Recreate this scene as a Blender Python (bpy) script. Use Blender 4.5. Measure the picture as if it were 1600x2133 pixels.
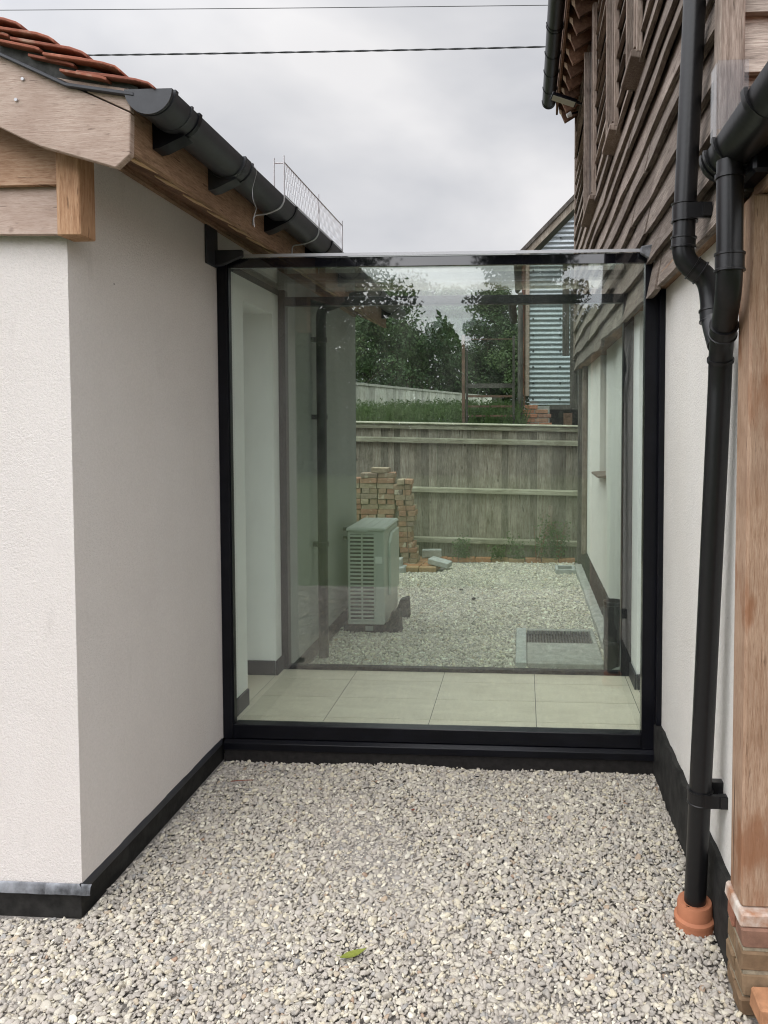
import bpy, bmesh, math, random
import numpy as np
from mathutils import Vector, Matrix, Euler

R = math.radians
sc = bpy.context.scene
for o in list(bpy.data.objects):
    bpy.data.objects.remove(o)
COL = sc.collection
random.seed(7)
rng = np.random.default_rng(7)

# ------------------------------------------------------------------ camera
cam = bpy.data.cameras.new('camera')
co = bpy.data.objects.new('camera', cam)
COL.objects.link(co)
co.location = (0, 0, 1.85)
co.rotation_euler = Euler((R(90 - 2.3512), 0, R(3.4109)), 'XYZ')
cam.sensor_width = 36
cam.lens = 25.485
cam.shift_x = -0.09376
cam.shift_y = -0.05743
cam.clip_start = 0.05
cam.clip_end = 600
sc.camera = co

# ------------------------------------------------------------------ world, sun, exposure
SUN = Vector((-0.34, -0.66, 1.2)).normalized()
world = bpy.data.worlds.new('World')
sc.world = world
world.use_nodes = True
nt = world.node_tree
nt.nodes.clear()
def wn(t, **k):
    n = nt.nodes.new(t)
    for a, b in k.items():
        setattr(n, a, b)
    return n
out = wn('ShaderNodeOutputWorld')
bg = wn('ShaderNodeBackground')
tc = wn('ShaderNodeTexCoord')
sky = wn('ShaderNodeTexSky', sky_type='NISHITA')
sky.sun_disc = False
sky.sun_elevation = math.asin(SUN.z)
sky.sun_rotation = math.atan2(SUN.x, SUN.y)
skm = wn('ShaderNodeVectorMath', operation='SCALE')
skm.inputs['Scale'].default_value = 0.07
nt.links.new(sky.outputs[0], skm.inputs[0])
mp = wn('ShaderNodeMapping')
mp.inputs['Scale'].default_value = (1.0, 1.0, 2.3)
mp.inputs['Rotation'].default_value = (0.25, 0.1, 0.3)
nt.links.new(tc.outputs['Generated'], mp.inputs[0])
n1 = wn('ShaderNodeTexNoise')
n1.inputs['Scale'].default_value = 1.7
n1.inputs['Detail'].default_value = 5
n1.inputs['Roughness'].default_value = 0.48
n1.inputs['Distortion'].default_value = 0.35
nt.links.new(mp.outputs[0], n1.inputs['Vector'])
cr = wn('ShaderNodeValToRGB')
cr.color_ramp.elements[0].position = 0.30
cr.color_ramp.elements[0].color = (0.345, 0.365, 0.41, 1)
cr.color_ramp.elements[1].position = 0.66
cr.color_ramp.elements[1].color = (0.735, 0.725, 0.73, 1)
nt.links.new(n1.outputs['Fac'], cr.inputs[0])
# cloud brightens towards the hidden sun, boosted out of view to lift walls and interior
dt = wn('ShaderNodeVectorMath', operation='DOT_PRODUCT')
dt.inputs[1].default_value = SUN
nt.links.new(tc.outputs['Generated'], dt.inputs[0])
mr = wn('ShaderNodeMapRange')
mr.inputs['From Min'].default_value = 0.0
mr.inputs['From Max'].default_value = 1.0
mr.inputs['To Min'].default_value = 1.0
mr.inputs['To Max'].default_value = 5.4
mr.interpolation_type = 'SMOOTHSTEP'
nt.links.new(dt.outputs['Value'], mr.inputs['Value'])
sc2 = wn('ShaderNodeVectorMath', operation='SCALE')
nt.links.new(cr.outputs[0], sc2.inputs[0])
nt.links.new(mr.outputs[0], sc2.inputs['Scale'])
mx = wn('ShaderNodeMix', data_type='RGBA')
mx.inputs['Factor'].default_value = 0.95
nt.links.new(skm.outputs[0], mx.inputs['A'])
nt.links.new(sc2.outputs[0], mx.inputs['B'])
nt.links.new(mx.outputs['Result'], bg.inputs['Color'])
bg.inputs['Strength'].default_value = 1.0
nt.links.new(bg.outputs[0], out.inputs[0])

sun = bpy.data.lights.new('sun', 'SUN')
sun.energy = 0.5
sun.angle = R(22)
sun.color = (1.0, 0.96, 0.9)
so = bpy.data.objects.new('sun', sun)
COL.objects.link(so)
so.location = (-8, -16, 20)
so.rotation_euler = (-SUN).to_track_quat('-Z', 'Y').to_euler()

sc.view_settings.view_transform = 'Standard'
sc.view_settings.look = 'None'
sc.view_settings.gamma = 1
sc.view_settings.exposure = 0.3
sc.view_settings.use_curve_mapping = False
sc.render.engine = 'CYCLES'
cy = sc.cycles
cy.use_denoising = True
cy.filter_width = 1.1
cy.max_bounces = 10
cy.diffuse_bounces = 4
cy.glossy_bounces = 6
cy.transmission_bounces = 8
cy.transparent_max_bounces = 32
cy.caustics_reflective = False
cy.caustics_refractive = False
cy.sample_clamp_indirect = 6

# ------------------------------------------------------------------ materials
MATS = {}
class NB:
    def __init__(s, name, rough=0.7, spec=0.3):
        s.m = bpy.data.materials.new(name)
        s.m.use_nodes = True
        s.t = s.m.node_tree
        s.b = s.t.nodes['Principled BSDF']
        s.b.inputs['Roughness'].default_value = rough
        s.b.inputs['Specular IOR Level'].default_value = spec
        MATS[name] = s.m
        s._tc = None
    def n(s, t, **k):
        x = s.t.nodes.new(t)
        for a, b in k.items():
            setattr(x, a, b)
        return x
    def l(s, a, b):
        s.t.links.new(a, b)
    def coord(s, scale=(1, 1, 1), rnd=0.0, which='Object'):
        t = s.n('ShaderNodeTexCoord')
        v = t.outputs[which]
        if rnd:
            oi = s.n('ShaderNodeObjectInfo')
            ml = s.n('ShaderNodeMath', operation='MULTIPLY')
            ml.inputs[1].default_value = rnd
            s.l(oi.outputs['Random'], ml.inputs[0])
            ad = s.n('ShaderNodeVectorMath', operation='ADD')
            s.l(v, ad.inputs[0]); s.l(ml.outputs[0], ad.inputs[1])
            v = ad.outputs[0]
        m = s.n('ShaderNodeMapping')
        m.inputs['Scale'].default_value = scale
        s.l(v, m.inputs[0])
        return m.outputs[0]
    def noise(s, vec, scale=1, detail=6, rough=0.55, dist=0.0):
        x = s.n('ShaderNodeTexNoise')
        x.inputs['Scale'].default_value = scale
        x.inputs['Detail'].default_value = detail
        x.inputs['Roughness'].default_value = rough
        x.inputs['Distortion'].default_value = dist
        s.l(vec, x.inputs['Vector'])
        return x.outputs['Fac']
    def ramp(s, fac, stops, interp='LINEAR'):
        r = s.n('ShaderNodeValToRGB')
        r.color_ramp.interpolation = interp
        e = r.color_ramp.elements
        while len(e) < len(stops):
            e.new(0.5)
        for i, (p, c) in enumerate(stops):
            e[i].position = p
            e[i].color = (c[0], c[1], c[2], 1) if not isinstance(c, (int, float)) else (c, c, c, 1)
        s.l(fac, r.inputs[0])
        return r.outputs[0]
    def mix(s, fac, a, b, mode='MIX'):
        m = s.n('ShaderNodeMix', data_type='RGBA', blend_type=mode)
        for sock, v in (('Factor', fac), ('A', a), ('B', b)):
            if isinstance(v, (int, float)):
                m.inputs[sock].default_value = v
            elif isinstance(v, tuple):
                m.inputs[sock].default_value = (*v, 1)
            else:
                s.l(v, m.inputs[sock])
        return m.outputs['Result']
    def rand(s):
        return s.n('ShaderNodeObjectInfo').outputs['Random']
    def color(s, c):
        if isinstance(c, tuple):
            s.b.inputs['Base Color'].default_value = (*c, 1)
        else:
            s.l(c, s.b.inputs['Base Color'])
    def bump(s, h, strength=0.3, dist=0.01):
        b = s.n('ShaderNodeBump')
        b.inputs['Strength'].default_value = strength
        b.inputs['Distance'].default_value = dist
        s.l(h, b.inputs['Height'])
        s.l(b.outputs[0], s.b.inputs['Normal'])

def wood(name, dark, mid, light, grain=(6, 6, 60), big=1.2, rough=0.8, bump=0.35, var=0.35, fine=1.0):
    """grain: scale per axis, small along the length of the piece."""
    w = NB(name, rough, 0.2)
    v = w.coord(grain, 37.0)
    g0 = w.noise(v, 1.0, 12, 0.72, 1.1)
    vf = w.coord(tuple(q * 3.7 for q in grain), 37.0)
    g1 = w.noise(vf, 1.0, 5, 0.65)
    gm = w.n('ShaderNodeMix')
    gm.inputs['Factor'].default_value = 0.38
    w.l(g0, gm.inputs['A']); w.l(g1, gm.inputs['B'])
    g = gm.outputs['Result']
    c = w.ramp(g, [(0.34, dark), (0.5, mid), (0.66, light)])
    ck = w.noise(w.coord(tuple(q * 1.3 for q in grain), 61.0), 1.0, 4, 0.5)
    c = w.mix(w.ramp(ck, [(0.655, 0.0), (0.70, 0.7)]), c, tuple(q * 0.35 for q in dark))
    vk = w.n('ShaderNodeTexVoronoi')
    vk.inputs['Scale'].default_value = 1.0
    mn = min(grain)
    w.l(w.coord(tuple(2.6 * (1.0 if q == mn else 2.2) for q in grain), 23.0), vk.inputs['Vector'])
    c = w.mix(w.ramp(vk.outputs['Distance'], [(0.03, 0.75), (0.085, 0.0)]), c, tuple(q * 0.4 for q in dark))
    v2 = w.coord((big, big, big), 91.0)
    blot = w.noise(v2, 2.2, 5, 0.6, 0.3)
    c = w.mix(w.ramp(blot, [(0.42, 0.0), (0.7, 0.55)]), c, dark)
    hs = w.n('ShaderNodeHueSaturation')
    mrn = w.n('ShaderNodeMapRange')
    mrn.inputs['To Min'].default_value = 1 - var
    mrn.inputs['To Max'].default_value = 1 + var * 0.7
    w.l(w.rand(), mrn.inputs['Value'])
    w.l(mrn.outputs[0], hs.inputs['Value'])
    w.l(c, hs.inputs['Color'])
    w.color(hs.outputs[0])
    w.bump(g, min(1.0, bump * 1.8), 0.006)
    return w.m

# lime/silicone render on the walls
def render_mat(name, base, warm):
    w = NB(name, 0.92, 0.15)
    v = w.coord()
    fine = w.noise(v, 260, 3, 0.6)
    mid = w.noise(v, 105, 4, 0.6)
    stain = w.noise(w.coord((1.3, 1.3, 0.35)), 1.6, 5, 0.6)
    blot = w.noise(v, 2.1, 4, 0.6)
    c = w.mix(w.ramp(stain, [(0.4, 0.0), (0.75, 0.5)]), base, warm)
    c = w.mix(w.ramp(blot, [(0.45, 0.0), (0.8, 0.35)]), c, tuple(x * 0.86 for x in base))
    # sparse dirt specks and faint run marks
    sp_ = w.noise(w.coord((9, 9, 2.2), 0), 1.0, 8, 0.72)
    c = w.mix(w.ramp(sp_, [(0.60, 0.0), (0.74, 0.30)]), c, tuple(x * 0.72 for x in warm))
    vo = w.n('ShaderNodeTexVoronoi'); vo.inputs['Scale'].default_value = 3.1
    w.l(v, vo.inputs['Vector'])
    c = w.mix(w.ramp(vo.outputs['Distance'], [(0.010, 0.85), (0.016, 0.0)]), c, (0.05, 0.045, 0.04))
    c = w.mix(0.16, c, w.ramp(mid, [(0.3, 0.45), (0.7, 1.0)]), 'MULTIPLY')
    w.color(c)
    ad = w.n('ShaderNodeMath', operation='ADD')
    w.l(fine, ad.inputs[0]); w.l(mid, ad.inputs[1])
    w.bump(ad.outputs[0], 0.55, 0.007)
    return w.m
RENDER = render_mat('white_render', (0.69, 0.645, 0.615), (0.645, 0.59, 0.55))
RENDER_R = render_mat('cream_render', (0.79, 0.76, 0.71), (0.74, 0.69, 0.62))

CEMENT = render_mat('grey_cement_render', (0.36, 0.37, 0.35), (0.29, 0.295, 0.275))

def plain(name, c, rough=0.6, spec=0.4, nscale=0, namt=0.3, bump=0.0, metal=0.0, dark=None):
    w = NB(name, rough, spec)
    w.b.inputs['Metallic'].default_value = metal
    if nscale:
        v = w.coord((1, 1, 1), 13.0)
        f = w.noise(v, nscale, 5, 0.6)
        d = dark or tuple(x * (1 - namt) for x in c)
        w.color(w.mix(w.ramp(f, [(0.35, 0.0), (0.68, 1.0)]), d, c))
        if bump:
            w.bump(f, bump, 0.004)
    else:
        w.color(c)
    return w.m

PLASTER = plain('interior_plaster', (0.83, 0.83, 0.82), 0.9, 0.2, 3, 0.05)
FRAME = plain('black_aluminium', (0.0055, 0.006, 0.009), 0.3, 0.22, 9, 0.4)
FASCIA_GLASS = plain('black_enamel_glass', (0.006, 0.006, 0.008), 0.03, 1.0)
PIPE = plain('black_plastic_pipe', (0.009, 0.009, 0.010), 0.33, 0.4, 60, 0.25, 0.12)
GUTTER = plain('anthracite_gutter', (0.028, 0.030, 0.035), 0.42, 0.5, 40, 0.3, 0.05)
LEAD = plain('lead_sheet', (0.26, 0.27, 0.29), 0.45, 0.5, 14, 0.8, 0.2, 0.3)
LEAD_DARK = plain('dark_lead_sheet', (0.03, 0.032, 0.04), 0.5, 0.5, 9, 0.4, 0.2)
BITUMEN = plain('black_bitumen_plinth', (0.026, 0.0245, 0.022), 0.75, 0.3, 16, 0.75, 0.8)
CONCRETE = plain('concrete', (0.40, 0.39, 0.36), 0.9, 0.2, 14, 0.35, 0.4)
CONCRETE_PALE = plain('pale_concrete_block', (0.46, 0.47, 0.45), 0.9, 0.2, 20, 0.25, 0.3)
SKIRT = plain('dark_grey_skirting', (0.03, 0.03, 0.034), 0.5, 0.4)
GROUT = plain('grout', (0.16, 0.155, 0.145), 0.9, 0.2)
MORTAR = plain('grey_mortar_bed', (0.085, 0.085, 0.08), 0.9, 0.2, 25, 0.55, 0.5)
CLAY = plain('orange_clay_socket', (0.44, 0.175, 0.092), 0.7, 0.3, 12, 0.2, 0.1)
STEEL = plain('galvanised_wire', (0.42, 0.42, 0.43), 0.45, 0.5, 0, 0, 0, 0.6)
RUST = plain('rusty_steel', (0.17, 0.095, 0.065), 0.75, 0.4, 12, 0.5, 0.2)
WHITEPL = plain('white_plastic', (0.78, 0.78, 0.76), 0.4, 0.4)
ACMAT = plain('air_unit_casing', (0.52, 0.53, 0.50), 0.45, 0.4, 3, 0.08)
BLACKV = plain('dark_void', (0.012, 0.012, 0.013), 0.8, 0.2)
RUBBER = plain('black_rubber_foot', (0.03, 0.03, 0.032), 0.8, 0.3, 15, 0.4)
CABLE = plain('black_cable', (0.035, 0.037, 0.04), 0.6, 0.3)
LENSG = plain('frosted_lamp_lens', (0.40, 0.40, 0.34), 0.3, 0.5)
SOIL = plain('dark_soil', (0.05, 0.042, 0.03), 0.95, 0.1, 9, 0.5, 0.5)
UPST = plain('dark_upstand', (0.024, 0.022, 0.021), 0.8, 0.2, 30, 0.5, 0.5)

OAK_FRESH = wood('weathered_oak_gable', (0.27, 0.185, 0.145), (0.45, 0.35, 0.29), (0.56, 0.455, 0.39), (11, 9, 130), 1.5, 0.8, 0.25, 0.12)
OAK_WARM = wood('warm_oak_boards', (0.22, 0.11, 0.06), (0.40, 0.25, 0.16), (0.52, 0.36, 0.25), (10, 8, 90), 2.6, 0.75, 0.3, 0.18)
OAK_FASCIA = wood('oak_fascia', (0.13, 0.075, 0.045), (0.30, 0.19, 0.12), (0.42, 0.29, 0.20), (70, 7, 70), 1.6, 0.8, 0.25, 0.15)
OAK_POST = wood('oak_post', (0.22, 0.12, 0.07), (0.40, 0.265, 0.18), (0.52, 0.385, 0.285), (120, 120, 8), 2.4, 0.75, 0.5, 0.05)
def crack_post(m):
    t = m.node_tree
    b = t.nodes['Principled BSDF']
    src = b.inputs['Base Color'].links[0].from_socket
    tc_ = t.nodes.new('ShaderNodeTexCoord')
    def thr(scale, lo, hi, top):
        mpn = t.nodes.new('ShaderNodeMapping'); mpn.inputs['Scale'].default_value = scale
        n_ = t.nodes.new('ShaderNodeTexNoise'); n_.inputs['Scale'].default_value = 1; n_.inputs['Detail'].default_value = 6
        r_ = t.nodes.new('ShaderNodeMapRange')
        r_.inputs['From Min'].default_value = lo; r_.inputs['From Max'].default_value = hi; r_.inputs['To Max'].default_value = top
        t.links.new(tc_.outputs['Object'], mpn.inputs[0]); t.links.new(mpn.outputs[0], n_.inputs['Vector']); t.links.new(n_.outputs['Fac'], r_.inputs['Value'])
        return r_.outputs[0]
    for sc_, lo, hi, top, col in (((9, 9, 3.2), .56, .66, .75, (0.24, 0.10, 0.045)), ((3, 3, 1.1), .52, .68, .5, (0.30, 0.22, 0.17)), ((34, 34, .9), .665, .70, .9, (0.05, 0.025, 0.015))):
        mx_ = t.nodes.new('ShaderNodeMix'); mx_.data_type = 'RGBA'
        mx_.inputs['B'].default_value = (*col, 1)
        t.links.new(thr(sc_, lo, hi, top), mx_.inputs['Factor']); t.links.new(src, mx_.inputs['A'])
        src = mx_.outputs['Result']
    t.links.new(src, b.inputs['Base Color'])
crack_post(OAK_POST)
OAK_POSTV = wood('oak_corner_post', (0.20, 0.10, 0.05), (0.38, 0.22, 0.125), (0.50, 0.33, 0.21), (70, 70, 6), 3.0, 0.75, 0.35, 0.1)
CLAD = wood('silvered_board_y', (0.075, 0.055, 0.044), (0.225, 0.185, 0.155), (0.41, 0.355, 0.31), (60, 4.5, 60), 1.3, 0.85, 0.5, 0.32)
CLADX = wood('silvered_board_x', (0.11, 0.09, 0.075), (0.32, 0.27, 0.23), (0.50, 0.44, 0.38), (5, 60, 60), 1.8, 0.85, 0.5, 0.2)
CLADV = wood('silvered_board_v', (0.09, 0.065, 0.05), (0.25, 0.20, 0.165), (0.42, 0.36, 0.31), (70, 70, 5), 2.0, 0.85, 0.5, 0.3)
BRN = wood('brown_rafter', (0.07, 0.036, 0.022), (0.17, 0.095, 0.06), (0.27, 0.165, 0.11), (9, 9, 9), 2.0, 0.8, 0.3, 0.3)
TAN = wood('pale_rafter_end', (0.42, 0.27, 0.15), (0.60, 0.43, 0.26), (0.70, 0.54, 0.36), (9, 20, 9), 2.0, 0.8, 0.2, 0.2)
ENDG = plain('pale_end_grain', (0.55, 0.42, 0.29), 0.8, 0.2, 40, 0.3)
FENCE = wood('grey_fence_pale', (0.12, 0.095, 0.072), (0.30, 0.262, 0.215), (0.44, 0.405, 0.345), (40, 40, 3.2), 2.2, 0.9, 0.3, 0.42)
FENCER = wood('grey_fence_rail', (0.17, 0.15, 0.105), (0.38, 0.36, 0.275), (0.50, 0.48, 0.39), (1.6, 24, 24), 2.0, 0.9, 0.3, 0.1)
FENCE2 = wood('pale_far_pale', (0.40, 0.37, 0.31), (0.62, 0.59, 0.53), (0.74, 0.71, 0.65), (16, 16, 1.4), 2.0, 0.9, 0.2, 0.3)
DKWOOD = wood('dark_grey_timber', (0.035, 0.03, 0.028), (0.095, 0.085, 0.075), (0.16, 0.145, 0.13), (22, 22, 1.6), 2.0, 0.85, 0.3, 0.15)

def brick_mat(name, stops, lime=0.4):
    w = NB(name, 0.9, 0.15)
    v = w.coord((1, 1, 1), 53.0)
    c = w.ramp(w.rand(), stops)
    f = w.noise(v, 26, 5, 0.65)
    c = w.mix(0.55, c, w.ramp(f, [(0.25, 0.35), (0.7, 1.15)]), 'MULTIPLY')
    f2 = w.noise(v, 7.0, 4, 0.6)
    c = w.mix(w.ramp(f2, [(0.60, 0.0), (0.68, lime)]), c, (0.52, 0.46, 0.36))
    w.color(c)
    w.bump(f, 0.5, 0.004)
    return w.m
BRICK = brick_mat('reclaimed_brick', [(0.0, (0.35, 0.17, 0.12)), (0.3, (0.40, 0.24, 0.16)), (0.55, (0.33, 0.245, 0.175)), (0.8, (0.42, 0.34, 0.24)), (1.0, (0.25, 0.18, 0.155))], 0.9)
BRICK_P = brick_mat('pier_brick', [(0.0, (0.19, 0.125, 0.075)), (0.5, (0.24, 0.165, 0.10)), (0.8, (0.36, 0.145, 0.09)), (1.0, (0.17, 0.12, 0.09))], 0.25)
BRICK_B = brick_mat('barn_brick', [(0.0, (0.42, 0.16, 0.09)), (0.6, (0.46, 0.21, 0.13)), (0.85, (0.32, 0.26, 0.2)), (1.0, (0.35, 0.14, 0.10))], 0.2)
BRICK_O = brick_mat('orange_paving_brick', [(0.0, (0.46, 0.20, 0.10)), (0.6, (0.42, 0.22, 0.12)), (1.0, (0.44, 0.29, 0.16))], 0.3)
TILE = brick_mat('clay_roof_tile', [(0.0, (0.34, 0.125, 0.08)), (0.5, (0.25, 0.095, 0.068)), (0.8, (0.20, 0.105, 0.085)), (1.0, (0.37, 0.16, 0.10))], 0.4)

def floor_tile_mat():
    w = NB('porcelain_floor_tile', 0.42, 0.4)
    v = w.coord((1, 2.5, 1), 11.0)
    f = w.noise(v, 3.2, 7, 0.65, 0.5)
    g = w.noise(v, 40, 3, 0.6)
    c = w.ramp(f, [(0.3, (0.62, 0.55, 0.44)), (0.7, (0.75, 0.68, 0.555))])
    c = w.mix(0.12, c, w.ramp(g, [(0.3, 0.5), (0.7, 1.0)]), 'MULTIPLY')
    w.color(c)
    return w.m
FLOORT = floor_tile_mat()

def stone_mat(name, k=1.0):
    w = NB(name, 0.85, 0.2)
    g = lambda a, b, c: (min(.86, a * k * 0.93), min(.86, b * k * 0.90), min(.86, c * k * 0.825))
    c = w.ramp(w.rand(), [(0.0, g(0.36, 0.345, 0.335)), (0.12, g(0.43, 0.405, 0.385)), (0.28, g(0.50, 0.47, 0.44)),
                          (0.44, g(0.46, 0.435, 0.42)), (0.54, g(0.585, 0.56, 0.50)), (0.66, g(0.48, 0.455, 0.425)), (0.76, g(0.62, 0.575, 0.47)),
                          (0.86, g(0.76, 0.74, 0.68)), (0.92, g(0.42, 0.40, 0.39)), (0.96, g(0.34, 0.345, 0.36)), (0.99, g(0.50, 0.44, 0.36)), (1.0, g(0.38, 0.27, 0.21))])
    v = w.coord((1, 1, 1), 40.0)
    f = w.noise(v, 90, 4, 0.65)
    f2 = w.noise(w.coord((60, 180, 60), 17.0), 1.0, 3, 0.6)
    c = w.mix(0.4, c, w.ramp(f, [(0.25, 0.55), (0.7, 1.15)]), 'MULTIPLY')
    c = w.mix(0.22, c, w.ramp(f2, [(0.3, 0.6), (0.7, 1.1)]), 'MULTIPLY')
    w.color(c)
    w.bump(f, 0.3, 0.002)
    return w.m
STONE = stone_mat('limestone_chippings')
STONE2 = stone_mat('brightened_limestone_chippings', 1.28)  # same stone, colour lifted to stand in for light lost through the glazing

def ground_mat():
    w = NB('ground', 0.95, 0.1)
    v = w.coord()
    f = w.noise(v, 3.0, 6, 0.65)
    f2 = w.noise(v, 60, 4, 0.6)
    c = w.ramp(f, [(0.3, (0.055, 0.075, 0.03)), (0.6, (0.085, 0.11, 0.045)), (0.8, (0.12, 0.12, 0.06))])
    c = w.mix(0.5, c, w.ramp(f2, [(0.3, 0.4), (0.7, 1.1)]), 'MULTIPLY')
    w.color(c)
    w.bump(f2, 0.6, 0.02)
    return w.m
GROUND = ground_mat()
BED = plain('grit_bed', (0.33, 0.305, 0.275), 0.95, 0.1, 120, 0.5, 0.6)

def leaf_mat(name, cols, trans=0.25):
    w = NB(name, 0.6, 0.25)
    v = w.coord()
    a = w.noise(v, 0.55, 3, 0.6)
    b = w.noise(v, 9, 2, 0.6)
    c = w.ramp(a, [(0.3, cols[0]), (0.5, cols[1]), (0.72, cols[2])])
    c = w.mix(0.55, c, w.ramp(b, [(0.3, 0.45), (0.7, 1.25)]), 'MULTIPLY')
    w.color(c)
    tr = w.n('ShaderNodeBsdfTranslucent')
    w.l(c, tr.inputs[0])
    ms = w.n('ShaderNodeMixShader')
    ms.inputs[0].default_value = trans
    o = w.t.nodes['Material Output']
    w.l(w.b.outputs[0], ms.inputs[1]); w.l(tr.outputs[0], ms.inputs[2])
    w.l(ms.outputs[0], o.inputs[0])
    return w.m
LEAF_A = leaf_mat('oak_leaf', [(0.040, 0.064, 0.024), (0.066, 0.098, 0.036), (0.10, 0.13, 0.045)])
LEAF_B = leaf_mat('dark_leaf', [(0.028, 0.050, 0.022), (0.050, 0.080, 0.030), (0.085, 0.115, 0.038)])
WEED = leaf_mat('weed_blade', [(0.055, 0.095, 0.03), (0.085, 0.135, 0.045), (0.12, 0.16, 0.06)])
LEAF_G = plain('fallen_leaf', (0.22, 0.25, 0.045), 0.6, 0.3, 60, 0.3)
LEAF_R = plain('red_leaf', (0.16, 0.045, 0.03), 0.7, 0.2)
TWIG = plain('reddish_twig', (0.24, 0.09, 0.06), 0.8, 0.2)
BARK = plain('bark', (0.09, 0.07, 0.05), 0.9, 0.1, 14, 0.5, 0.5)

def corr_mat():
    w = NB('galvanised_sheet', 0.55, 0.4)
    w.b.inputs['Metallic'].default_value = 0.55
    v = w.coord((1, 1, 1), 5.0)
    f = w.noise(v, 45, 3, 0.7)
    f2 = w.noise(v, 2.0, 4, 0.6)
    c = w.ramp(f, [(0.3, (0.30, 0.335, 0.355)), (0.7, (0.44, 0.48, 0.50))])
    c = w.mix(w.ramp(f2, [(0.45, 0.0), (0.8, 0.4)]), c, (0.30, 0.33, 0.35))
    w.color(c)
    return w.m
CORR = corr_mat()

def glass_mat(name, tint, ior, haze=0.0):
    m = bpy.data.materials.new(name)
    m.use_nodes = True
    t = m.node_tree
    t.nodes.clear()
    o = t.nodes.new('ShaderNodeOutputMaterial')
    tr = t.nodes.new('ShaderNodeBsdfTransparent')
    tr.inputs[0].default_value = (*tint, 1)
    gl = t.nodes.new('ShaderNodeBsdfGlossy')
    gl.inputs['Roughness'].default_value = 0.0
    gl.inputs['Color'].default_value = (1, 1, 1, 1)
    fr = t.nodes.new('ShaderNodeFresnel')
    # same reflectance on the inner and the outer face of the pane
    geo = t.nodes.new('ShaderNodeNewGeometry')
    im = t.nodes.new('ShaderNodeMix')
    im.inputs['A'].default_value = ior
    im.inputs['B'].default_value = 1.0 / ior
    t.links.new(geo.outputs['Backfacing'], im.inputs['Factor'])
    t.links.new(im.outputs['Result'], fr.inputs[0])
    mx = t.nodes.new('ShaderNodeMixShader')
    t.links.new(fr.outputs[0], mx.inputs[0])
    t.links.new(tr.outputs[0], mx.inputs[1])
    t.links.new(gl.outputs[0], mx.inputs[2])
    last = mx.outputs[0]
    if haze:
        # dust and rain film: a faint diffuse veil that varies over the pane
        df = t.nodes.new('ShaderNodeBsdfDiffuse')
        df.inputs[0].default_value = (0.6, 0.6, 0.57, 1)
        tcn = t.nodes.new('ShaderNodeTexCoord')
        mpn = t.nodes.new('ShaderNodeMapping')
        mpn.inputs['Scale'].default_value = (2.2, 2.2, 0.9)
        ns = t.nodes.new('ShaderNodeTexNoise')
        ns.inputs['Scale'].default_value = 1.5
        ns.inputs['Detail'].default_value = 8
        ns.inputs['Roughness'].default_value = 0.7
        rp = t.nodes.new('ShaderNodeMapRange')
        rp.inputs['From Min'].default_value = 0.4
        rp.inputs['From Max'].default_value = 0.75
        rp.inputs['To Max'].default_value = haze
        t.links.new(tcn.outputs['Object'], mpn.inputs[0])
        t.links.new(mpn.outputs[0], ns.inputs['Vector'])
        t.links.new(ns.outputs['Fac'], rp.inputs['Value'])
        m2 = t.nodes.new('ShaderNodeMixShader')
        t.links.new(rp.outputs[0], m2.inputs[0])
        t.links.new(last, m2.inputs[1])
        t.links.new(df.outputs[0], m2.inputs[2])
        last = m2.outputs[0]
    t.links.new(last, o.inputs[0])
    return m
GLASS_F = glass_mat('front_glazing', (0.945, 0.982, 0.955), 1.8, 0.04)
GLASS_B = glass_mat('rear_glazing', (0.945, 0.985, 0.965), 1.36, 0.03)
GLASS_R = glass_mat('roof_glazing', (0.96, 0.975, 0.96), 1.45)
GLASS_W = plain('window_glass_dark', (0.03, 0.035, 0.04), 0.04, 0.8)
FILM = glass_mat('clear_plastic_sheet', (0.88, 0.885, 0.9), 1.3)

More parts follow.
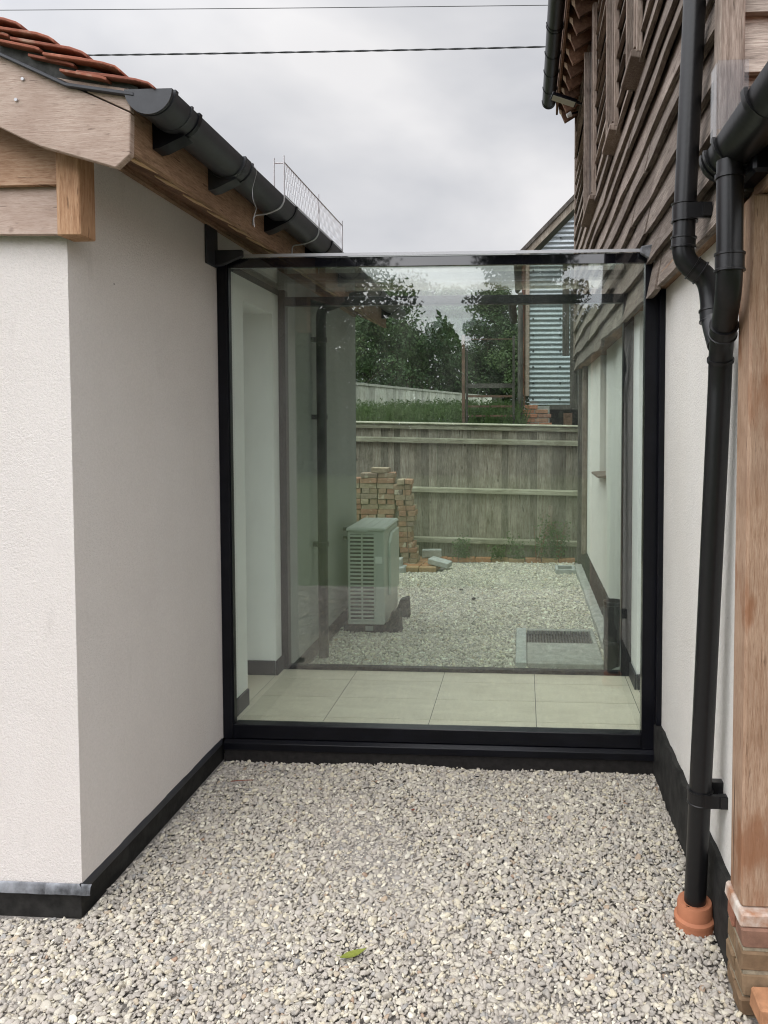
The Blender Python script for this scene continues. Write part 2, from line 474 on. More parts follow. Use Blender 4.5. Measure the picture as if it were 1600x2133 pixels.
# ------------------------------------------------------------------ mesh helpers
class MB:
    def __init__(s):
        s.v = []; s.f = []
    def add(s, vs, fs):
        k = len(s.v)
        s.v += [tuple(p) for p in vs]
        s.f += [tuple(i + k for i in f) for f in fs]
        return s
    def box(s, x0, x1, y0, y1, z0, z1):
        vs = [(x, y, z) for z in (z0, z1) for y in (y0, y1) for x in (x0, x1)]
        return s.add(vs, [(0, 2, 3, 1), (4, 5, 7, 6), (0, 1, 5, 4), (2, 6, 7, 3), (0, 4, 6, 2), (1, 3, 7, 5)])
    def prism(s, pts, axis, a, b):
        """polygon pts (two coords in the plane across axis) extruded from a to b along axis."""
        def P(p, t):
            if axis == 'y': return (p[0], t, p[1])
            if axis == 'x': return (t, p[0], p[1])
            return (p[0], p[1], t)
        n = len(pts)
        vs = [P(p, a) for p in pts] + [P(p, b) for p in pts]
        fs = [tuple(range(n)), tuple(range(2 * n - 1, n - 1, -1))]
        fs += [(i, i + n, (i + 1) % n + n, (i + 1) % n) for i in range(n)]
        return s.add(vs, fs)
    def tube(s, path, r, n=12, cap=True):
        path = [Vector(p) for p in path]
        rs = r if isinstance(r, (list, tuple)) else [r] * len(path)
        vs = []; fs = []
        up = None
        for i, p in enumerate(path):
            d = (path[min(i + 1, len(path) - 1)] - path[max(i - 1, 0)]).normalized()
            if up is None:
                up = d.orthogonal().normalized()
            else:
                up = (up - d * up.dot(d)).normalized()
            sd = d.cross(up)
            for k in range(n):
                a = 2 * math.pi * k / n
                vs.append(p + (up * math.cos(a) + sd * math.sin(a)) * rs[i])
        for i in range(len(path) - 1):
            for k in range(n):
                a, b = i * n + k, i * n + (k + 1) % n
                fs.append((a, b, b + n, a + n))
        if cap:
            fs.append(tuple(range(n - 1, -1, -1)))
            fs.append(tuple(range((len(path) - 1) * n, len(path) * n)))
        return s.add(vs, fs)
    def strip(s, prof, axis, a, b, segs=1):
        """open profile of points swept along axis (no caps)."""
        return s
    def mesh(s, name, smooth=False, bevel=0.0, angle=40):
        me = bpy.data.meshes.new(name)
        me.from_pydata(s.v, [], s.f)
        bm = bmesh.new()
        bm.from_mesh(me)
        bmesh.ops.recalc_face_normals(bm, faces=bm.faces)
        if bevel:
            es = [e for e in bm.edges if len(e.link_faces) == 2 and e.calc_face_angle(0) > 0.5]
            bmesh.ops.bevel(bm, geom=es, offset=bevel, segments=1, affect='EDGES', clamp_overlap=True)
        if smooth:
            for f in bm.faces: f.smooth = True
            for e in bm.edges:
                e.smooth = not (len(e.link_faces) == 2 and e.calc_face_angle(0) > R(angle))
        bm.to_mesh(me)
        bm.free()
        return me
    def build(s, name, mat, parent=None, smooth=False, bevel=0.0, loc=None):
        me = s.mesh(name, smooth, bevel)
        me.materials.append(mat)
        return link(name, me, parent, loc)

def wloc(o):
    v = Vector(o.location)
    while o.parent:
        o = o.parent
        v = v + o.location
    return v
def link(name, me, parent=None, loc=None, rot=None):
    """world-space placement; parents only ever translate."""
    o = bpy.data.objects.new(name, me)
    COL.objects.link(o)
    l = Vector(loc) if loc is not None else Vector((0, 0, 0))
    if parent is not None:
        o.parent = parent
        l = l - wloc(parent)
    o.location = l
    if rot is not None:
        o.rotation_euler = rot
    return o
def tag(o, label=None, cat=None, group=None, kind=None):
    for k, v in (('label', label), ('category', cat), ('group', group), ('kind', kind)):
        if v: o[k] = v
    return o
def thing(name, label, cat, loc, group=None):
    o = bpy.data.objects.new(name, None)
    COL.objects.link(o)
    o.location = loc
    o.empty_display_size = 0.1
    return tag(o, label, cat, group)
def cbox(sx, sy, sz, name, mat, bevel=0.003):
    b = MB().box(-sx / 2, sx / 2, -sy / 2, sy / 2, -sz / 2, sz / 2)
    me = b.mesh(name, False, bevel)
    me.materials.append(mat)
    return me
def rough_box(sx, sy, sz, name, mat, amp, seed, bevel=0.006):
    """slightly misshapen block (bricks, stones)."""
    rr = random.Random(seed)
    b = MB().box(-sx / 2, sx / 2, -sy / 2, sy / 2, -sz / 2, sz / 2)
    b.v = [(x + rr.uniform(-amp, amp), y + rr.uniform(-amp, amp), z + rr.uniform(-amp * .6, amp * .6)) for x, y, z in b.v]
    me = b.mesh(name, False, bevel)
    me.materials.append(mat)
    return me
def halfpipe(mb, cx, zt, r, y0, y1, th=0.004, n=14, r1=None):
    """half-round gutter running along y, open at the top at height zt."""
    pts = []
    for i in range(n + 1):
        a = math.pi + math.pi * i / n
        pts.append((cx + r * math.cos(a), zt + r * math.sin(a)))
    for i in range(n, -1, -1):
        a = math.pi + math.pi * i / n
        pts.append((cx + (r - th) * math.cos(a), zt + (r - th) * math.sin(a)))
    k = len(mb.v)
    m = len(pts)
    vs = [(p[0], y0, p[1]) for p in pts] + [(p[0], y1, p[1]) for p in pts]
    fs = [(i, i + m, (i + 1) % m + m, (i + 1) % m) for i in range(m)]
    for i in range(n):
        j = m - 1 - i
        fs.append((i, i + 1, j - 1, j))
        fs.append((i + m, j + m, j - 1 + m, i + 1 + m))
    mb.add(vs, fs)
    return mb
def arc(c, r, a0, a1, n, e1, e2):
    c, e1, e2 = Vector(c), Vector(e1), Vector(e2)
    return [c + (e1 * math.cos(a0 + (a1 - a0) * i / n) + e2 * math.sin(a0 + (a1 - a0) * i / n)) * r for i in range(n + 1)]
def smooth_path(pts, rad=0.06, n=5):
    """polyline with rounded corners."""
    P = [Vector(p) for p in pts]
    outp = [P[0]]
    for i in range(1, len(P) - 1):
        a, b, c = P[i - 1], P[i], P[i + 1]
        r = min(rad, (a - b).length * .49, (c - b).length * .49)
        p0 = b + (a - b).normalized() * r
        p1 = b + (c - b).normalized() * r
        for k in range(n + 1):
            t = k / n
            outp.append(p0.lerp(b, t).lerp(b.lerp(p1, t), t))
    outp.append(P[-1])
    return outp
def along(path, z):
    """point and direction on a polyline at height z (descending path)."""
    for a, b in zip(path[:-1], path[1:]):
        if min(a.z, b.z) <= z <= max(a.z, b.z) and a.z != b.z:
            t = (z - a.z) / (b.z - a.z)
            return a.lerp(b, t), (b - a).normalized()
    return path[-1], Vector((0, 0, -1))

# ------------------------------------------------------------------ ground
XL, XR = -1.65, 0.73          # passage wall faces
YG = 3.85                     # outer face of the glazing
def gz(x, y):
    if y < 10.1: return -0.03
    t = min(1, max(0, (y - 10.1) / 1.3))
    t = t * t * (3 - 2 * t)
    u = min(1, max(0, (y - 13) / 6.0))
    return -0.03 + 1.45 * t + 0.25 * u
xs = [-160, -60, -30, -16, -10, -6, -4, -2, 0, 2, 5, 10, 18, 40, 90, 160]
ys = [-160, -60, -30, -15, -6, -0.3, 3, 6, 9, 10.1, 10.4, 10.75, 11.1, 11.4, 12, 13, 14.5, 16, 17.5, 19, 24, 34, 60, 120, 200]
g = MB()
vs = [(x, y, gz(x, y)) for y in ys for x in xs]
nx = len(xs)
g.add(vs, [(j * nx + i, j * nx + i + 1, (j + 1) * nx + i + 1, (j + 1) * nx + i) for j in range(len(ys) - 1) for i in range(nx - 1)])
tag(g.build('ground', GROUND, None, True), 'green grassy ground rising behind the boarded fence', None, None, 'structure')
b = MB().box(-5.0, 2.6, -0.4, 3.95, -0.028, -0.022)
tag(b.build('gravel_bed', BED), 'grit bed under the front gravel yard', None, None, 'structure')
b = MB().box(-3.0, 0.8, 4.8, 9.75, -0.028, -0.022)
tag(b.build('gravel_bed', BED), 'grit bed under the rear gravel yard', None, None, 'structure')

# ------------------------------------------------------------------ gravel (loose chippings, instanced)
stones = bpy.data.collections.new('stone_shapes')
for k in range(14):
    bm = bmesh.new()
    bmesh.ops.create_icosphere(bm, subdivisions=2, radius=1.0)
    rr = np.random.default_rng(100 + k)
    planes = []
    for _ in range(8):
        d = rr.normal(size=3); d /= np.linalg.norm(d)
        planes.append((d, rr.uniform(0.34, 0.68)))
    for v in bm.verts:
        p = np.array(v.co)
        for d, h in planes:
            e = p @ d
            if e > h: p = p - d * (e - h) * 0.97
        v.co = p + rr.normal(size=3) * 0.018
    for f in bm.faces: f.smooth = True
    for e in bm.edges: e.smooth = e.calc_face_angle(0) < R(32)
    me = bpy.data.meshes.new('stone')
    bm.to_mesh(me); bm.free()
    me.materials.append(STONE)
    stones.objects.link(bpy.data.objects.new('stone_shape', me))

def gn_tree(stones):
    ng = bpy.data.node_groups.new('scatter_stones', 'GeometryNodeTree')
    ng.interface.new_socket('Geometry', in_out='INPUT', socket_type='NodeSocketGeometry')
    ng.interface.new_socket('Geometry', in_out='OUTPUT', socket_type='NodeSocketGeometry')
    N = ng.nodes
    gi, go = N.new('NodeGroupInput'), N.new('NodeGroupOutput')
    ci = N.new('GeometryNodeCollectionInfo')
    ci.inputs['Collection'].default_value = stones
    ci.inputs['Separate Children'].default_value = True
    ci.inputs['Reset Children'].default_value = True
    ip = N.new('GeometryNodeInstanceOnPoints')
    ip.inputs['Pick Instance'].default_value = True
    def attr(nm, dt):
        a = N.new('GeometryNodeInputNamedAttribute')
        a.data_type = dt
        a.inputs['Name'].default_value = nm
        return a.outputs['Attribute']
    er = N.new('FunctionNodeEulerToRotation')
    L = ng.links.new
    L(gi.outputs[0], ip.inputs['Points'])
    L(ci.outputs[0], ip.inputs['Instance'])
    L(attr('idx', 'INT'), ip.inputs['Instance Index'])
    L(attr('rot', 'FLOAT_VECTOR'), er.inputs[0])
    L(er.outputs[0], ip.inputs['Rotation'])
    L(attr('scl', 'FLOAT_VECTOR'), ip.inputs['Scale'])
    L(ip.outputs[0], go.inputs[0])
    return ng
GN = gn_tree(stones)
stones2 = bpy.data.collections.new('brightened_stone_shapes')
for so_ in stones.objects:
    m2 = so_.data.copy(); m2.materials[0] = STONE2
    stones2.objects.link(bpy.data.objects.new('stone_shape', m2))
GN2 = gn_tree(stones2)
def scatter(name, regions, keep, size, label, hfun, gn=None):
    P = []
    for (x0, x1, y0, y1, sp) in regions:
        gx, gy = np.meshgrid(np.arange(x0, x1, sp), np.arange(y0, y1, sp))
        p = np.stack([gx.ravel(), gy.ravel()], 1)
        p = p + rng.uniform(-0.55, 0.55, p.shape) * sp
        P.append(p)
    P = np.concatenate(P)
    P = P[keep(P[:, 0], P[:, 1])]
    n = len(P)
    s = size * np.clip(np.exp(rng.normal(0, 0.33, n)), .45, 2.0)
    sc3 = np.stack([s * rng.uniform(1.0, 1.6, n), s * rng.uniform(0.85, 1.15, n), s * rng.uniform(0.55, 0.85, n)], 1)
    z = hfun(P[:, 0], P[:, 1]) + rng.normal(0, 0.0026, n) - 0.002
    rot = np.stack([rng.normal(0, 0.4, n), rng.normal(0, 0.4, n), rng.uniform(0, 6.283, n)], 1)
    me = bpy.data.meshes.new(name)
    me.from_pydata(np.column_stack([P, z]).tolist(), [], [])
    a = me.attributes.new('rot', 'FLOAT_VECTOR', 'POINT'); a.data.foreach_set('vector', rot.astype(np.float32).ravel())
    a = me.attributes.new('scl', 'FLOAT_VECTOR', 'POINT'); a.data.foreach_set('vector', sc3.astype(np.float32).ravel())
    a = me.attributes.new('idx', 'INT', 'POINT'); a.data.foreach_set('value', rng.integers(0, 14, n).astype(np.int32))
    me.materials.append(STONE)
    o = link(name, me)
    m = o.modifiers.new('scatter', 'NODES')
    m.node_group = gn or GN
    tag(o, label, 'gravel', None, 'stuff')
    print(name, n)
    return o
def hf(x, y):
    return 0.020 * np.exp(-((x - 0.636) ** 2 + (y - 2.65) ** 2) / .03) - 0.012 + 0.008 * np.sin(3.1 * x + 1.0) * np.sin(2.7 * y) + 0.005 * np.sin(7 * x + 5 * y)
def keep_front(x, y):
    k = ~((x < XL + 0.012) & (y > 2.545)) & ~((x > XR - 0.026) & (y > 2.3)) & (y < YG - 0.012)
    k &= ~((x > 0.684) & (y > 2.25) & (y < 2.425)) & ~((x > 0.712) & (y > 2.13) & (y < 2.425))
    k &= ((x - 0.636) ** 2 + (y - 2.65) ** 2 > 0.064 ** 2)
    return k
scatter('gravel', [(-2.6, 0.80, 1.55, 3.86, 0.0122), (-4.6, -2.6, 1.0, 2.56, 0.024), (-4.6, 2.4, -0.35, 1.55, 0.026), (0.8, 2.2, 1.0, 2.1, 0.024)],
        keep_front, 0.0094, 'pale grey limestone chippings covering the front yard', hf)
def keep_rear(x, y):
    k = ~((x < XL + 0.01) & (y < 7.1)) & ~((x > -0.06) & (x < 0.62) & (y > 5.45) & (y < 6.40))
    k &= (x < 0.68) & (y > 4.86)
    k &= ~((x < -1.0) & (y > 8.95))
    k &= ~((x > 0.40) & (x < 0.66) & (y > 8.98) & (y < 9.3))
    return k
scatter('gravel', [(-2.6, 0.70, 4.86, 9.62, 0.0185)], keep_rear, 0.0118, 'pale gravel in the rear yard beyond the glass link', hf, GN2)

# ------------------------------------------------------------------ left rendered outbuilding
LB = thing('outbuilding', 'white rendered outbuilding with oak gable and red tiled roof', 'building', (-3.5, 4.5, 0))
SL = 0.466
w = MB()
w.box(-7, XL, 2.56, 4.17, 0.115, 2.91)
w.box(-7, -2.0, 4.17, 4.67, 0.115, 2.91)
w.box(-2.0, XL, 4.17, 4.67, 2.57, 2.91)
w.box(-7, XL, 4.67, 4.80, 0.115, 2.91)
wall = w.build('wall', RENDER, LB)
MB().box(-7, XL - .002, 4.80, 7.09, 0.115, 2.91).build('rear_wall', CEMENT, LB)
pl = MB()
pl.box(-7, XL - 0.012, 2.572, 3.88, -0.2, 0.1145)
pl.box(-7, XL - 0.012, 4.9, 7.08, -0.2, 0.1145)
pl.build('plinth', BITUMEN, LB)
# inner plaster lining of the link
ip_ = MB()
ip_.box(XL, -1.635, 3.93, 4.168, 0.18, 2.70)
ip_.box(XL, -1.635, 4.672, 4.775, 0.18, 2.70)
ip_.box(XL, -1.635, 4.168, 4.672, 2.568, 2.70)
ip_.box(-2.0, -1.6355, 4.668, 4.6715, 0.18, 2.568)
ip_.box(-2.0, -1.6355, 4.1685, 4.172, 0.18, 2.568)
ip_.box(-2.0, -1.6355, 4.172, 4.668, 2.564, 2.5675)
ip_.build('inner_wall_lining', PLASTER, LB)
d = MB().box(-2.0, -1.965, 4.175, 4.665, 0.185, 2.56).build('door', PLASTER, LB, False, 0.004)
MB().tube([(-1.955, 4.25, 1.15), (-1.92, 4.25, 1.15), (-1.92, 4.36, 1.15)], 0.009, 8).build('door_handle', STEEL, d, True)
MB().box(-1.635, -1.622, 3.93, 4.16, 0.18, 0.275).build('skirting', SKIRT, LB)
MB().box(-1.962, -1.640, 4.655, 4.668, 0.18, 0.275).build('skirting', SKIRT, LB)
MB().box(-1.634, -1.621, 4.655, 4.775, 0.18, 0.275).build('skirting', SKIRT, LB)
# lead flashing strip over the plinth, in lapped lengths
x = -4.2
lens_ = [1.15, 0.98, 0.31, 0.175]
for k, L_ in enumerate(lens_):
    x1 = x + L_
    m = MB()
    n = 8
    vs = []
    for i in range(n + 1):
        xx = x + (x1 - x) * i / n
        o_ = 0.003 * math.sin(i * 2.1 + k) + 0.002 * (k % 2)
        vs += [(xx, 2.556, 0.125), (xx, 2.551 - o_, 0.118), (xx, 2.546 - o_, 0.086 + o_), (xx, 2.553 - o_, 0.085 + o_)]
    fs = []
    for i in range(n):
        for j in range(3):
            a = i * 4 + j
            fs.append((a, a + 4, a + 5, a + 1))
    m.add(vs, fs)
    m.build('lead_flashing', LEAD, LB, True)
    x = x1 - 0.008
m = MB()
vs = []
for i in range(15):
    yy = 2.548 + (3.83 - 2.548) * i / 14
    o_ = 0.003 * math.sin(i * 1.7)
    vs += [(XL - 0.003, yy, 0.128), (XL + 0.006 + o_, yy, 0.113), (XL + 0.004 + o_, yy, 0.088 + o_), (XL - 0.012, yy, 0.084)]
m.add(vs, [(i * 4 + j, i * 4 + j + 4, i * 4 + j + 5, i * 4 + j + 1) for i in range(14) for j in range(3)])
m.build('lead_flashing', LEAD_DARK, LB, True)
# oak gable: weatherboards, corner post, barge board
zb = 2.527
for k in range(9):
    x_right = -1.645
    ztop = zb + 0.215
    lim = -1.66 - max(0, (ztop - 2.72)) / SL
    m = MB()
    n = 14
    vs = []
    for i in range(n + 1):
        xx = -6.2 + (min(x_right, lim + 0.45) + 6.2) * i / n
        wv = 0.004 * math.sin(xx * 5 + k * 2) + 0.003 * math.sin(xx * 13 + k)
        vs += [(xx, 2.545, ztop), (xx, 2.513 + wv, zb + wv), (xx, 2.536, zb + wv), (xx, 2.553, ztop)]
    fs = [(0, 1, 2, 3), (n * 4 + 3, n * 4 + 2, n * 4 + 1, n * 4)]
    fs += [(i * 4 + j, i * 4 + 4 + j, i * 4 + 4 + (j + 1) % 4, i * 4 + (j + 1) % 4) for i in range(n) for j in range(4)]
    if k < 3:
        m.add(vs, fs)
        m.build('weatherboard', OAK_WARM if k else OAK_FRESH, LB)
    zb += 0.172
    if k >= 2: break
w = MB().prism([(-1.66, 2.912), (-1.66, 2.93), (-4.3, 4.12), (-6.94, 2.93), (-6.94, 2.912)], 'y', 2.56, 7.08)
w.build('gable_wall', OAK_WARM, LB)
cpst = MB().box(-1.642, -1.556, 2.49, 2.585, 2.512, 2.90)
cpst.build('corner_post', OAK_POSTV, LB, False, 0.004)
bb = MB().prism([(-1.375, 2.713), (-1.325, 2.755), (-1.320, 2.892), (-1.581, 3.013), (-1.781, 3.106), (-4.3, 4.28), (-4.3, 4.03), (-1.789, 2.861), (-1.70, 2.817), (-1.636, 2.789)], 'y', 2.405, 2.435)
bb.build('barge_board', OAK_FRESH, LB, False, 0.003)
ft = MB().prism([(-1.577, 3.017), (-1.3205, 2.898), (-1.322, 2.972), (-1.52, 3.006)], 'y', 2.407, 2.433)
ft.build('barge_fillet', OAK_FRESH, LB, False, 0.002)
nm = MB()
nm2 = [(-1.70, 3.0), (-1.745, 2.955)]
for px, pz in [(-1.69, 3.012), (-1.715, 2.944)]:
    MB().tube([(px, 2.398, pz), (px, 2.406, pz)], 0.0055, 8).build('nail_head', STEEL, LB)
# fascia, soffit, rafter feet
MB().box(-1.352, -1.328, 2.44, 7.0, 2.772, 2.945).build('fascia', OAK_FASCIA, LB, False, 0.002)
so_ = MB().prism([(-1.353, 2.7795), (-1.66, 2.9225), (-1.66, 2.935), (-1.353, 2.792)], 'y', 2.44, 7.0)
so_.build('soffit_board', BRN, LB)
raf = MB().prism([(-1.353, 2.773), (-1.353, 2.815), (-1.44, 2.855), (-1.44, 2.8135)], 'y', 0, 0.098)
rm = raf.mesh('rafter_foot', False, 0.002); rm.materials.append(TAN)
y = 2.555
while y < 6.85:
    link('rafter_foot', rm, LB, (0, y, 0))
    y += 0.235
MB().box(-1.648, -1.622, 2.60, 6.99, 2.880, 2.905).build('soffit_batten', OAK_FASCIA, LB)
# foam bead where wall meets soffit
pth = [(XL + 0.004, 2.58 + i * 0.05, 2.912 + 0.006 * math.sin(i * 1.9) + 0.004 * math.sin(i * 4.7)) for i in range(26)]
MB().tube(pth, [0.008 + 0.004 * math.sin(i * 2.3) ** 2 for i in range(26)], 6).build('foam_bead', RENDER, LB, True)
# roof: undercloak, deck and tiles
uc = MB().prism([(-1.295, 2.950), (-1.535, 2.988), (-1.73, 3.082), (-4.3, 4.275), (-4.3, 4.38), (-1.73, 3.165), (-1.295, 2.978)], 'y', 2.41, 2.60)
uc.build('mortar_bed', MORTAR, LB)
sl_ = MB().prism([(-1.298, 2.940), (-1.532, 2.978), (-1.728, 3.070), (-4.3, 4.262), (-4.3, 4.274), (-1.728, 3.082), (-1.532, 2.990), (-1.298, 2.952)], 'y', 2.385, 2.55)
sl_.build('slate_undercloak', LEAD_DARK, LB, False, 0.002)
dk = MB().prism([(-1.30, 2.945), (-4.3, 4.325), (-4.3, 4.36), (-1.30, 2.965)], 'y', 2.6, 7.2)
dk.build('roof_deck', BRN, LB)
# second slope
dk = MB().prism([(-7.3, 2.966), (-4.3, 4.345), (-4.3, 4.40), (-7.3, 3.03)], 'y', 2.40, 7.2)
dk.build('roof_slope', TILE, LB)
def tile_profile():
    # up-slope to the left, tail at the right, cambered
    pts = [(0.0, -0.013), (-0.018, 0.001), (-0.06, 0.013), (-0.14, 0.028), (-0.265, 0.050)]
    low = [(x, z - 0.0105) for x, z in pts]
    return pts + low[::-1]
tmesh = []
for k in range(4):
    t = MB().prism([(x, z + random.uniform(-.0015, .0015)) for x, z in tile_profile()], 'y', 0.001, 0.163)
    me = t.mesh('roof_tile', False, 0.002); me.materials.append(TILE); tmesh.append(me)
umesh = MB().prism([(0, -0.010), (-.02, -.003), (-.16, .026), (-.16, .0165), (-.02, -.0125), (0, -.0195)], 'y', 0.0, 0.15).mesh('roof_tile', False, 0.0015)
umesh.materials.append(TILE)
rest = MB()
for c in range(27):
    for r_ in range(28):
        px = -1.224 - 0.112 * c + random.uniform(-.004, .004)
        pz = 2.982 + 0.0515 * c + random.uniform(-.002, .002)
        py = 2.372 + 0.166 * r_ + (random.uniform(-.006, .006) if r_ == 0 else random.uniform(-.001, .001)) + (0.083 if c % 2 else 0) * (1 if r_ else 0)
        if px < -4.2: continue
        if 0 < c < 9 and r_ == 0:
            link('roof_tile', umesh, LB, (px - 0.052, py + random.uniform(.004, .012), pz - 0.0265), (0, random.uniform(-.02, .02), 0))
        if c < 9 and r_ < 12:
            link('roof_tile', random.choice(tmesh), LB, (px, py, pz), (0, random.uniform(-.02, .02), random.uniform(-.008, .008)))
        else:
            rest.add([(px, py, pz - .013), (px, py + .163, pz - .013), (px - .265, py + .163, pz + .05), (px - .265, py, pz + .05), (px, py, pz - .026), (px, py + .163, pz - .026)], [(0, 1, 2, 3), (0, 4, 5, 1)])
o = rest.build('roof_tiles', TILE, LB)
o['kind'] = 'stuff'
MB().tube([(-4.3, 2.36, 4.42), (-4.3, 7.2, 4.42)], 0.09, 12).build('ridge_tile', TILE, LB, True)
# eaves gutter
GX, GZ, GRR = -1.249, 2.962, 0.079
gt = halfpipe(MB(), GX, GZ, GRR, 2.41, 7.22)
gut = gt.build('gutter', GUTTER, LB, True)
se = MB()
n = 20
arcp = [(GX + (GRR + .003) * math.cos(math.pi + math.pi * i / n), GZ + (GRR + .003) * math.sin(math.pi + math.pi * i / n)) for i in range(n + 1)]
se.prism(arcp, 'y', 2.388, 2.40)
se.build('stop_end', GUTTER, gut, True)
def clip(yc, wdt, big=0.006, mat=GUTTER):
    m = halfpipe(MB(), GX, GZ + 0.004, GRR + big, yc - wdt / 2, yc + wdt / 2, big + 0.002)
    return m
clip(2.418, 0.02, 0.007).build('stop_end_rim', GUTTER, gut, True)
clip(2.54, 0.012, 0.005).build('gutter_ridge', GUTTER, gut, True)
for yc in (2.60, 3.06, 3.72, 4.42, 5.2, 6.0, 6.8):
    m = clip(yc, 0.022 if yc != 3.06 else 0.05, 0.007)
    m.prism([(-1.328, GZ - 0.02), (-1.328, GZ - 0.13), (-1.30, GZ - 0.125), (-1.21, GZ - 0.084), (-1.25, GZ - 0.07)], 'y', yc - 0.035, yc + 0.035)
    m.build('gutter_bracket', FRAME if yc != 3.06 else GUTTER, gut, True)
clip(3.02, 0.012, 0.010).build('gutter_union', GUTTER, gut, True)
clip(3.10, 0.012, 0.010).build('gutter_union', GUTTER, gut, True)
# dangling wire on the gutter
tag(MB().tube(smooth_path([(-1.17, 3.10, 2.966), (-1.150, 3.12, 2.945), (-1.182, 3.14, 2.87), (-1.175, 3.13, 2.815), (-1.165, 3.15, 2.79), (-1.182, 3.15, 2.755), (-1.178, 3.15, 2.71)], 0.02, 3), 0.0011, 5).build('loose_wire', STEEL, None, True),
    'thin loose wire dangling from the black gutter of the outbuilding', 'wire')

# wire mesh guard on the gutter
MP = thing('wire_mesh_guard', 'galvanised wire mesh guard standing on the outbuilding gutter', 'mesh guard', (-1.2, 4.15, 2.95))
y0, y1, zA, zB = 3.52, 4.66, 2.952, 3.122
MXX = -1.166
MB().tube([(MXX, y0, zB), (MXX, y1, zB)], 0.003, 6).build('top_wire', STEEL, MP)
MB().tube([(MXX, y0, zA + .012), (MXX, y1, zA + .012)], 0.003, 6).build('bottom_wire', STEEL, MP)
for yy in (y0, (y0 + y1) / 2 + 0.03, y1):
    MB().tube(smooth_path([(MXX, yy, zB + 0.03), (MXX, yy, zA - 0.02), (-1.185, yy, 2.90), (-1.25, yy, 2.872), (-1.322, yy, 2.868), (-1.323, yy, 2.82)], 0.04, 4), 0.0042, 6).build('support_hook', STEEL, MP, True)
mw = MB()
N_ = 40
for k in range(N_):
    ya = y0 + (y1 - y0) * k / N_
    for sgn in (1, -1):
        yb = ya + 0.055
        if yb > y1: continue
        p = (MXX, ya, zA + .012) if sgn > 0 else (MXX, yb, zA + .012)
        q = (MXX, yb, zB) if sgn > 0 else (MXX, ya, zB)
        mw.tube([p, q], 0.0011, 4)
o = mw.build('mesh_wires', STEEL, MP)
o['kind'] = 'stuff'
MB().tube([(-1.215, y0 + .0, zA), (-1.215, y0, zB + .02)], 0.004, 6).build('end_wire', STEEL, MP)
MB().tube([(-1.215, y0, zB - .005), (MXX, y0, zB - .005)], 0.003, 6).build('end_wire', STEEL, MP)

# downpipe on the left building, beyond the link
DP = thing('downpipe', 'dark downpipe on the outbuilding wall seen through the glass link', 'downpipe', (-1.58, 5.62, 0))
pth = smooth_path([(-1.25, 5.52, 2.89), (-1.25, 5.52, 2.83), (-1.575, 5.6, 2.74), (-1.575, 5.6, 0.0)], 0.07, 6)
MB().tube(pth, 0.04, 14).build('pipe', PIPE, DP, True)
for zc in (2.5, 1.9, 0.9):
    m = MB().tube([(-1.575, 5.6, zc - .02), (-1.575, 5.6, zc + .02)], 0.047, 14)
    m.box(XL, -1.56, 5.575, 5.625, zc - .018, zc + .018)
    m.build('pipe_clip', PIPE, DP, True)

# ------------------------------------------------------------------ right timber clad house
RB = thing('timber_clad_house', 'two storey house with silvered waney timber boards above cream render', 'house', (2.5, 5.8, 0))
XB = 0.695   # backing of the cladding
w = MB()
w.box(XR, 5, 2.42, 4.10, 0.2, 2.54)
w.box(1.08, 5, 4.10, 4.55, 0.2, 2.54)
w.box(XR, 1.08, 4.10, 4.55, 2.555, 2.575)
w.box(XR, 5, 4.55, 4.80, 0.2, 2.54)
w.build('wall', RENDER_R, RB)
w = MB()
w.box(0.78, 5, 4.80, 6.90, 0.2, 2.54)
w.box(0.78, 5, 6.90, 7.45, 0.2, 1.36)
w.box(0.90, 5, 6.90, 7.45, 1.36, 2.54)
w.box(0.78, 5, 7.45, 9.40, 0.2, 2.54)
w.build('rear_wall', RENDER_R, RB)
MB().box(XB, 5, 2.36, 9.40, 2.58, 6.1).build('upper_wall', DKWOOD, RB)
MB().box(0.66, 5, 2.43, 9.39, 2.541, 2.579).build('sole_plate', OAK_FASCIA, RB)
# rough black plinth
def rough_plinth(x_out, y0, y1, zt, name='plinth'):
    m = MB(); n = int((y1 - y0) / 0.04); vs = []
    for i in range(n + 1):
        yy = y0 + (y1 - y0) * i / n
        a = 0.004 * math.sin(yy * 31) + 0.004 * math.sin(yy * 77 + 1) + random.uniform(-.002, .002)
        vs += [(x_out + 0.06, yy, -0.2), (x_out + a * .5, yy, -0.2), (x_out + a * .6, yy, zt - 0.02), (x_out + 0.012 + a, yy, zt + a), (x_out + 0.06, yy, zt + a)]
    fs = [(i * 5 + j, i * 5 + 5 + j, i * 5 + 6 + j, i * 5 + 1 + j) for i in range(n) for j in range(4)]
    fs += [(0, 1, 2, 3, 4), tuple(n * 5 + j for j in (4, 3, 2, 1, 0))]
    m.add(vs, fs)
    return m.build(name, BITUMEN, RB, True)
rough_plinth(0.698, 2.43, 3.86, 0.265)
rough_plinth(0.745, 4.86, 9.38, 0.27)
